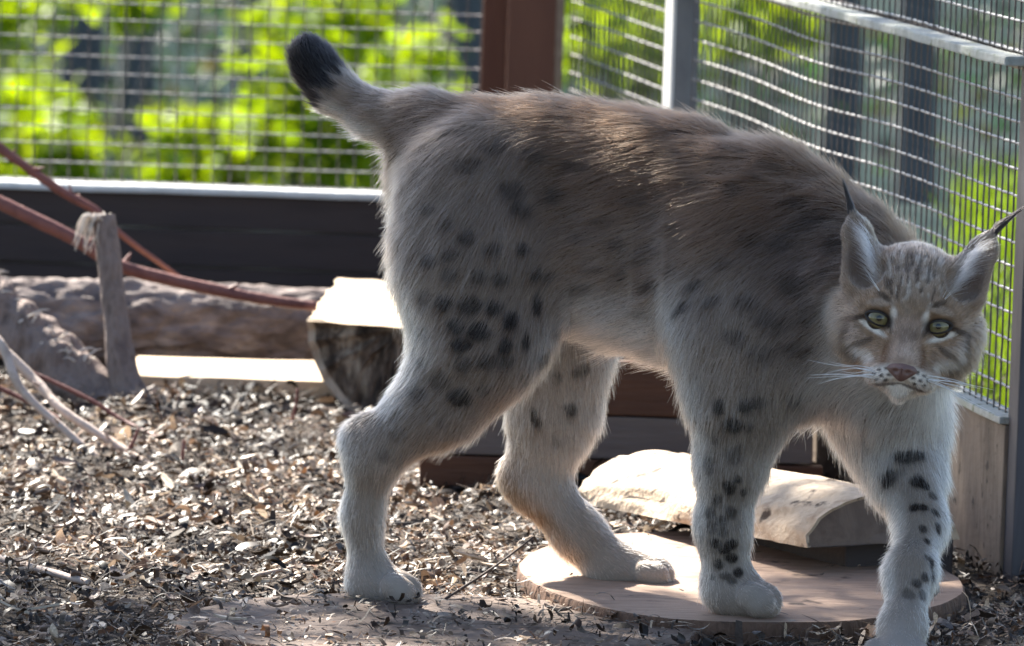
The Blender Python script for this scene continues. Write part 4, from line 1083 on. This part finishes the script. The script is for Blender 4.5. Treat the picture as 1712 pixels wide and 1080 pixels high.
# ------------------------------------------------------------------ bark litter on the pen floor
def strips(N, xr, yr, Lr, Wr, seed, curl=1.0, tilt=0.5, lift=0.012, avoid=True, segs=3, power=1.6):
    """N curled chips / shreds as quad strips: vertices, quads, per-vertex colour"""
    g = np.random.default_rng(seed)
    x = g.uniform(*xr, N); y = g.uniform(*yr, N)
    L = Lr[0] + (Lr[1] - Lr[0]) * g.random(N) ** power
    Wd = (Wr[0] + (Wr[1] - Wr[0]) * g.random(N) ** 1.5)
    yaw = g.uniform(0, 2 * math.pi, N); pit = g.normal(0, tilt * .5, N); rol = g.normal(0, tilt, N)
    cv = g.normal(0, 1.1, N) * curl
    z = ground_z(x, y) + g.random(N) ** 1.5 * lift
    keep = np.ones(N, bool)
    if avoid:
        for (sx, sy_, rx, ry, th, frac) in (SLAB1 + (0.012,), SLAB2 + (0.42,)):
            ins = ((x - sx) / rx) ** 2 + ((y - sy_) / ry) ** 2 < 1.0
            keep &= ~(ins & (g.random(N) > frac))
            z = np.where(ins, np.maximum(z, th + .002 + g.random(N) * .004), z)
            pit = np.where(ins, pit * .4, pit); rol = np.where(ins, rol * .4, rol)
    t = np.linspace(-.5, .5, segs + 1)
    ang = pit[:, None] + cv[:, None] * t[None]
    du = np.cumsum(np.cos(ang), 1) - np.cos(ang)[:, :1]; dw = np.cumsum(np.sin(ang), 1) - np.sin(ang)[:, :1]
    du = (du - du.mean(1, keepdims=True)) * (L / segs)[:, None]; dw = (dw - dw.min(1, keepdims=True)) * (L / segs)[:, None]
    prof = np.clip(1 - np.abs(t * 2) ** 2.5 * g.uniform(.1, .9, (N, 1)), .12, 1) * g.uniform(.7, 1.2, (N, segs + 1))
    rows = []
    cy_, sy2 = np.cos(yaw)[:, None], np.sin(yaw)[:, None]
    for s_ in (-.5, .5):
        v = s_ * Wd[:, None] * prof
        vy, vz = v * np.cos(rol)[:, None], v * np.sin(rol)[:, None]
        rows.append(np.stack([x[:, None] + du * cy_ - vy * sy2, y[:, None] + du * sy2 + vy * cy_, z[:, None] + dw + vz + np.abs(Wd[:, None] * np.sin(rol)[:, None]) * .4], -1))
    V = np.stack(rows, 2)                                   # N, segs+1, 2, 3
    V = V[keep]; n = len(V); m = (segs + 1) * 2
    base = (np.arange(n) * m)[:, None]
    q = np.concatenate([base + np.array([[2 * k, 2 * k + 1, 2 * k + 3, 2 * k + 2]]) for k in range(segs)], 0)
    pal = np.array([(.035, .024, .017), (.07, .043, .028), (.125, .075, .048), (.21, .135, .088), (.38, .275, .19), (.54, .43, .32), (.16, .075, .035), (.10, .085, .08)])
    ci = g.choice(len(pal), n, p=[.20, .19, .17, .14, .12, .10, .05, .03])
    C = pal[ci] * g.uniform(.75, 1.25, (n, 1))
    damp = vnoise(np.stack([x, y, 0 * x], 1)[keep], 11, 3) * .65 + vnoise(np.stack([x, y, 0 * x], 1)[keep], 27, 4) * .35
    C = C * (0.22 + 0.98 * sstep(.38, .60, damp))[:, None]
    return V.reshape(-1, 3), q, np.repeat(C, m, 0)
chip_mat = mat_attr('bark_chip', 'tint', 0.50, trans=0.16, spec=0.35)
n_, l_ = chip_mat.node_tree.nodes, chip_mat.node_tree.links
nz_ = n_.new('ShaderNodeTexNoise'); nz_.inputs['Scale'].default_value = 420; nz_.inputs['Detail'].default_value = 4
tc_ = n_.new('ShaderNodeTexCoord'); l_.new(tc_.outputs['Object'], nz_.inputs['Vector'])
mr_ = n_.new('ShaderNodeMapRange'); mr_.inputs[1].default_value = .3; mr_.inputs[2].default_value = .7; mr_.inputs[3].default_value = .45; mr_.inputs[4].default_value = 1.45
l_.new(nz_.outputs[0], mr_.inputs[0])
mm_ = n_.new('ShaderNodeMix'); mm_.data_type = 'RGBA'; mm_.blend_type = 'MULTIPLY'; mm_.inputs[0].default_value = 1
att_ = [x for x in n_ if x.type == 'ATTRIBUTE'][0]
l_.new(att_.outputs['Color'], mm_.inputs[6]); l_.new(mr_.outputs[0], mm_.inputs[7])
l_.new(mm_.outputs[2], n_['Principled BSDF'].inputs['Base Color'])
XR, YR = (-0.78, 0.62), (6.02, 9.2)
sets = [strips(20000, XR, YR, (.005, .026), (.002, .008), 1, curl=1.2, tilt=.45, segs=4), strips(26000, XR, (6.05, 8.2), (.004, .016), (.0015, .0055), 2, tilt=.6, segs=2),
        strips(17000, XR, (6.05, 8.6), (.010, .048), (.0006, .0018), 3, curl=.8, lift=.018, tilt=.5), strips(3200, XR, (6.05, 8.6), (.012, .036), (.005, .013), 4, curl=1.9, lift=.013, tilt=.6, segs=6)]
off = 0; VV, QQ, CC = [], [], []
for v, q, c in sets:
    VV.append(v); QQ.append(q + off); CC.append(c); off += len(v)
VV = np.concatenate(VV)
# nothing pokes into the box, logs and plank
litter = np_mesh('bark_litter', VV, np.concatenate(QQ), chip_mat)
point_colors(litter.data, 'tint', np.concatenate(CC))
tag(litter, 'brown and pale bark litter covering the floor of the pen', 'litter', kind='stuff')

# larger pieces one can pick out
def thick_chip(L, W, T, seed, curl):
    """a splintered or curled piece: ragged outline, crumpled surface, real thickness"""
    g = random.Random(seed)
    n, m = 7, 3
    top = []
    sk = g.uniform(-.3, .3)
    for i in range(n + 1):
        t = i / n - .5
        wv = W * max(.12, 1 - abs(2 * t) ** g.uniform(1.6, 3) * g.uniform(.55, .95)) * g.uniform(.75, 1.2)
        for j in range(m + 1):
            a = j / m - .5
            top.append(Vector((t * L + a * sk * W + g.uniform(-.06, .06) * L * (i in (0, n)), a * wv, curl * t * t * L * .9 + curl * a * a * W * 1.1 + g.uniform(-1, 1) * .06 * W * min(curl, 1.2))))
    V = [v for v in top] + [v - Vector((0, 0, T)) for v in top]
    k = len(top); w1 = m + 1
    F = []
    for i in range(n):
        for j in range(m):
            q = (i * w1 + j, i * w1 + j + 1, (i + 1) * w1 + j + 1, (i + 1) * w1 + j)
            F.append(q[::-1]); F.append(tuple(x + k for x in q))
    rim = [i * w1 for i in range(n + 1)] + [n * w1 + j for j in range(1, m + 1)] + [i * w1 + m for i in range(n - 1, -1, -1)] + [j for j in range(m - 1, 0, -1)]
    for x, y in zip(rim, rim[1:] + rim[:1]): F.append((x, y, y + k, x + k))
    me = bpy.data.meshes.new('chip')
    me.from_pydata([tuple(v) for v in V], [], F)
    return me
M['chip_pale'] = mat_noise('chip_pale', [(.36, .27, .19), (.52, .42, .32), (.42, .32, .23)], (30, 160, 160), .5, .4, (60, 400, 400), dist=.002)
M['chip_brown'] = mat_noise('chip_brown', [(.09, .058, .042), (.18, .12, .09), (.12, .08, .06)], (40, 120, 120), .5, .5, (80, 300, 300), dist=.003, spec=.5)
M['chip_dark'] = mat_noise('chip_dark', [(.04, .027, .018), (.10, .066, .045)], (40, 120, 120), .85, .5, (80, 300, 300), dist=.003)
kinds = [('wood_chip', 'pale splintered wood chip lying on the bark litter', 'chip_pale', (.014, .042), (.003, .009), .0022, 'pale wood chips in the litter', 90, .2),
         ('bark_chip', 'brown curled flake of bark lying on the litter', 'chip_brown', (.012, .034), (.005, .013), .0020, 'brown bark flakes in the litter', 90, 1.0),
         ('dead_leaf', 'dark shrivelled dead leaf lying on the litter', 'chip_dark', (.014, .030), (.008, .016), .0008, 'dark dead leaves in the litter', 45, 0.9)]
for name, lab, mt, Lr, Wr, T, grp, cnt, curl in kinds:
    protos = []
    for k in range(8):
        m = thick_chip(random.uniform(*Lr), random.uniform(*Wr), T, k * 7 + len(name), random.uniform(.3, 1) * curl)
        m.materials.append(M[mt]); m.name = name; m.shade_smooth() if name == 'dead_leaf' else None
        protos.append(m)
    k = 0
    while k < cnt:
        px, py = random.uniform(0, 1160), random.uniform(705, 1075)
        p = G(px, py)
        if p[1] > 7.4 and p[0] > -.16: continue
        if ((p[0] - SLAB1[0]) / (SLAB1[2] + .02)) ** 2 + ((p[1] - SLAB1[1]) / (SLAB1[3] + .02)) ** 2 < 1: continue
        z = 0.010
        if ((p[0] - SLAB2[0]) / SLAB2[2]) ** 2 + ((p[1] - SLAB2[1]) / SLAB2[3]) ** 2 < 1:
            if random.random() < .6: continue
            z = SLAB2[4] + .003
        o = link(name, random.choice(protos))
        o.location = (p[0], p[1], float(ground_z(p[0], p[1])) + z + (random.uniform(0, .006) if z == .010 else 0))
        tl = .35 if z == .010 else .08
        o.rotation_euler = (random.gauss(0, tl), random.gauss(0, tl * .8), random.uniform(0, 6.28))
        tag(o, lab, name.split('_')[1] if name != 'dead_leaf' else 'leaf', grp)
        k += 1
# ------------------------------------------------------------------ shrubs and trees beyond the mesh
leaf_mat = mat_attr('leaf', 'tint', 0.5, trans=0.62, spec=0.35, tcol=(1.45, 1.25, 0.3))
bark_mat = mat_noise('trunk_bark', [(.045, .048, .052), (.09, .095, .10), (.065, .068, .07)], (9, 9, 3), .9, .6, (40, 40, 12), dist=.02)
def leaves(N, centres, spread, size, colr, seed):
    g = np.random.default_rng(seed)
    ci = g.integers(0, len(centres), N)
    c = centres[ci] + g.normal(0, 1, (N, 3)) * spread * np.array([1, 1, .8])
    nrm = g.normal(0, 1, (N, 3)) + np.array([0, 0, .8]); nrm /= np.linalg.norm(nrm, axis=1)[:, None]
    a = np.cross(nrm, g.normal(0, 1, (N, 3))); a /= np.linalg.norm(a, axis=1)[:, None]; b = np.cross(nrm, a)
    s = size * g.uniform(.6, 1.3, (N, 1))
    V = np.stack([c - a * s, c - a * s * .2 + b * s * .62 + nrm * s * .12, c + a * s * 1.15 - nrm * s * .15, c - a * s * .2 - b * s * .62 + nrm * s * .12], 1)
    col_ = np.array(colr) * g.uniform(.65, 1.35, (N, 1)) * np.array([1, 1, 1]) + g.normal(0, .008, (N, 3))
    return V.reshape(-1, 3), np.arange(4 * N).reshape(N, 4), np.clip(np.repeat(col_, 4, 0), .005, .4)
def plant(name, label, cat, blobs, Y, n, size, colr, group, seed, trunk_r=.016, base=None, spread=.10):
    """leaf clumps hung on stems that rise from the slope"""
    cen = np.array([P(x, y, Y + dy) for x, y, dy in blobs])
    bx_, by_ = (cen[:, 0].mean(), Y) if base is None else base
    bz = float(ground_z(np.array(bx_), np.array(by_)))
    e = empty(name, (bx_, by_, bz)); tag(e, label, cat, group)
    tv, tf = [], []
    for k, c in enumerate(cen[:14]):
        b0 = np.array([bx_, by_, bz - .05])
        mid = (b0 + c) / 2 + np.array([0, 0, .12])
        v_, f_ = tube_geo([b0, mid, c], [trunk_r, trunk_r * .7, trunk_r * .3], 10, 5)
        q = len(tv); tv += v_; tf += [tuple(x + q for x in f) for f in f_]
    o = mesh('stem', np.array(tv) - np.array([bx_, by_, bz]), tf, bark_mat, e, True)
    v, q, c = leaves(n, cen - np.array([bx_, by_, bz]), spread, size, colr, seed)
    o = np_mesh('crown', v, q, leaf_mat, e)
    point_colors(o.data, 'tint', c)
    return e
LIME = (.17, .27, .010); MID = (.06, .13, .02); DEEP = (.03, .055, .03)
def cl(x0, y0, x1, y1, n, dy=.5):
    return [(random.uniform(x0, x1), random.uniform(y0, y1), random.uniform(-dy, dy)) for _ in range(n)]
GR = 'sunlit bushes beyond the mesh'
plant('leafy_bush', 'broad sunlit lime green bush beyond the back mesh at the red branches', 'bush', cl(-80, 180, 130, 300, 14), 27.5, 1625, .052, LIME, GR, 1, spread=0.091)
plant('leafy_bush', 'tall narrow lime green shrub beyond the back mesh beside the dark gap', 'bush', cl(-60, -40, 30, 140, 6), 29.2, 325, .052, LIME, GR, 2, spread=0.083)
plant('leafy_bush', 'sunlit green spray of leaves hanging above the frayed stub', 'bush', cl(180, -60, 300, 30, 5) + cl(60, -30, 110, 15, 2), 30.8, 325, .052, LIME, GR, 3, spread=0.074)
plant('leafy_bush', 'rounded lime green bush behind the mesh between two grey tree trunks', 'bush', cl(275, 200, 400, 300, 9), 29.2, 650, .052, LIME, GR, 4, spread=0.074)
plant('leafy_bush', 'lime green bush behind the black tail tip', 'bush', cl(440, 110, 580, 300, 13) + cl(440, 0, 620, 90, 7), 28.4, 1125, .052, LIME, GR, 5, spread=0.091)
plant('leafy_bush', 'green bush behind the mesh beyond the brown tail base', 'bush', cl(600, 80, 730, 300, 12) + cl(500, 240, 640, 310, 5), 30.0, 950, .052, LIME, GR, 6, spread=0.091)
plant('leafy_bush', 'green bush glimpsed through the short side mesh', 'bush', cl(950, -20, 1120, 170, 9), 30.8, 650, .052, LIME, GR, 7, spread=0.099)
plant('leafy_bush', 'green bush seen through the long side mesh next to the grey post', 'bush', cl(1180, -30, 1330, 60, 7), 31.6, 412, .052, LIME, GR, 8, spread=0.099)
for k, (x, Y, r, lab) in enumerate([(225, 35, .09, 'slim grey tree trunk in shade between the two lime bushes'), (130, 38, .12, 'dark tree trunk behind the broad lime green bush'), (410, 36, .07, 'thin grey tree trunk beyond the mesh left of the tail'), (775, 35, .10, 'grey tree trunk close to the brown timber stud beyond the mesh'), (1400, 30, .09, 'grey tree trunk seen through the long side mesh'), (1530, 26, .08, 'grey tree trunk behind the side mesh above the lynx head')]):
    b = P(x, 150, Y); bz = float(ground_z(np.array(b[0]), np.array(Y)))
    e = empty('tree', (b[0], Y, bz)); tag(e, lab, 'tree', 'trees beyond the mesh')
    tube('trunk', [(0, 0, -.1), (.02, 0, .9), (-.02, .05, 2.2), (.05, 0, 4.0)], [r * 1.25, r, r * .9, r * .6], bark_mat, e, n=20, seg=12, rough=.2, freq=6, seed=k)
    g = np.random.default_rng(70 + k)
    cen = np.stack([g.normal(0, .7, 16), g.normal(0, .7, 16), g.uniform(3.0, 5.2, 16)], 1)
    v, q, c = leaves(1500, cen, .22, .05, MID, 90 + k)
    o = np_mesh('crown', v, q, leaf_mat, e); point_colors(o.data, 'tint', c)
# dim undergrowth that reads as one mass, and grass outside the side mesh
g = np.random.default_rng(5)
cen = np.stack([g.uniform(-5, 6, 260), g.uniform(20, 60, 260), np.zeros(260)], 1)
cen[:, 2] = ground_z(cen[:, 0], cen[:, 1]) + g.uniform(.0, .12, 260)
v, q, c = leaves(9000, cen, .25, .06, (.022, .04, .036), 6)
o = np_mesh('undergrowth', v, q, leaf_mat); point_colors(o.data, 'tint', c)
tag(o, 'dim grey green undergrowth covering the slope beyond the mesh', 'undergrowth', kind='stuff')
N = 26000
x = g.uniform(.15, 2.2, N); y = g.uniform(7.6, 12.5, N)
side = (x - CORNER[0]) * fd[1] - (y - CORNER[1]) * fd[0]
sgn = np.sign((CORNER[0] + 5 - CORNER[0]) * fd[1])
ok = (side * sgn > .04) & (x > .0675 * y + g.normal(0, .015, N)) & (y < 12.2)
x, y = x[ok], y[ok]; N = len(x)
hgt = g.uniform(.03, .10, N); yaw = g.uniform(0, 6.28, N); ln = g.normal(0, .03, (N, 2))
b0 = np.stack([x, y, ground_z(x, y)], 1)
wv = np.stack([np.cos(yaw), np.sin(yaw), 0 * yaw], 1) * .0022
tip = b0 + np.stack([ln[:, 0], ln[:, 1], hgt], 1)
V = np.stack([b0 - wv, b0 + wv, tip + wv * .2, tip - wv * .2], 1).reshape(-1, 3)
o = np_mesh('grass', V, np.arange(4 * N).reshape(N, 4), leaf_mat)
cc = np.array((.085, .15, .02)) * g.uniform(.6, 1.4, (N, 1))
point_colors(o.data, 'tint', np.repeat(cc, 4, 0))
tag(o, 'green grass growing outside the long side mesh', 'grass', kind='stuff')

# unseen tree added sunward, its leaf clumps placed to shade lynx, mesh and floor
e = empty('added_shade_tree', (-3.3, 10.6, float(ground_z(np.array(-3.3), np.array(10.6)))))
tag(e, 'added unseen leafy tree on the sunny side, shading the lynx, mesh and near litter', 'tree')
tube('trunk', [(0, 0, -.1), (.05, 0, 1.4), (.2, -.2, 2.8), (.5, -.6, 4.2)], [.11, .09, .07, .04], bark_mat, e, n=20, seg=12, rough=.2, freq=6, seed=3)
SV = np.array(SUNV)
shade = [((x, y, 0), 70, .075) for x, y in [(-.62, 6.25), (-.52, 6.42), (-.40, 6.28), (-.28, 6.38), (-.15, 6.25), (-.03, 6.34), (.08, 6.22), (-.60, 6.58), (-.47, 6.20), (-.33, 6.18), (.16, 6.3), (-.72, 6.4)]]
shade += [((.33, 6.27, .36), 110, .06), ((.42, 6.27, .36), 110, .06), ((.38, 6.27, .42), 80, .06), ((.30, 6.35, .43), 70, .05)]
shade += [((.40, y, z), 90, .09) for y in (6.9, 7.15, 7.4) for z in (.25, .45, .62)]
shade += [((x, y, .01), 70, .06) for x, y in [(.33, 6.3), (.42, 6.36), (.50, 6.45), (.36, 6.48), (.46, 6.58), (.54, 6.7), (.34, 6.62), (.44, 6.28)]]
shade += [((-.10, 6.5, .46), 40, .035), ((-.07, 6.5, .49), 30, .035)]
shade += [((x, 6.5, .50), 26, .06) for x in (-.12, -.04, .04, .12, .2)]
vs_, qs_, cs_, of_ = [], [], [], 0
for i, (t3, n, sp) in enumerate(shade):
    c0 = np.array(t3) + SV * (5.0 + random.uniform(-.3, .3)) - np.array(e.location)
    v, q, c = leaves(n, c0[None], sp, .030, MID, 200 + i)
    vs_.append(v); qs_.append(q + of_); cs_.append(c); of_ += len(v)
o = np_mesh('crown', np.concatenate(vs_), np.concatenate(qs_), leaf_mat, e); point_colors(o.data, 'tint', np.concatenate(cs_))

# ------------------------------------------------------------------ set each top-level thing's origin at its own base
bpy.context.view_layer.update()
for o in list(scene.objects):
    if o.parent is not None or o.get('kind') in ('structure', 'stuff') or o.type not in ('MESH', 'EMPTY') or o.location.length > 1e-6: continue
    ms = [o] if o.type == 'MESH' else [c for c in o.children if c.type == 'MESH']
    if not ms: continue
    bb = np.concatenate([np.array([m.matrix_world @ Vector(c) for c in m.bound_box]) for m in ms])
    c = Vector(((bb[:, 0].min() + bb[:, 0].max()) / 2, (bb[:, 1].min() + bb[:, 1].max()) / 2, bb[:, 2].min()))
    if o.type == 'MESH': o.data.transform(Matrix.Translation(-c))
    o.location = c
    for ch in o.children: ch.location = ch.location - c
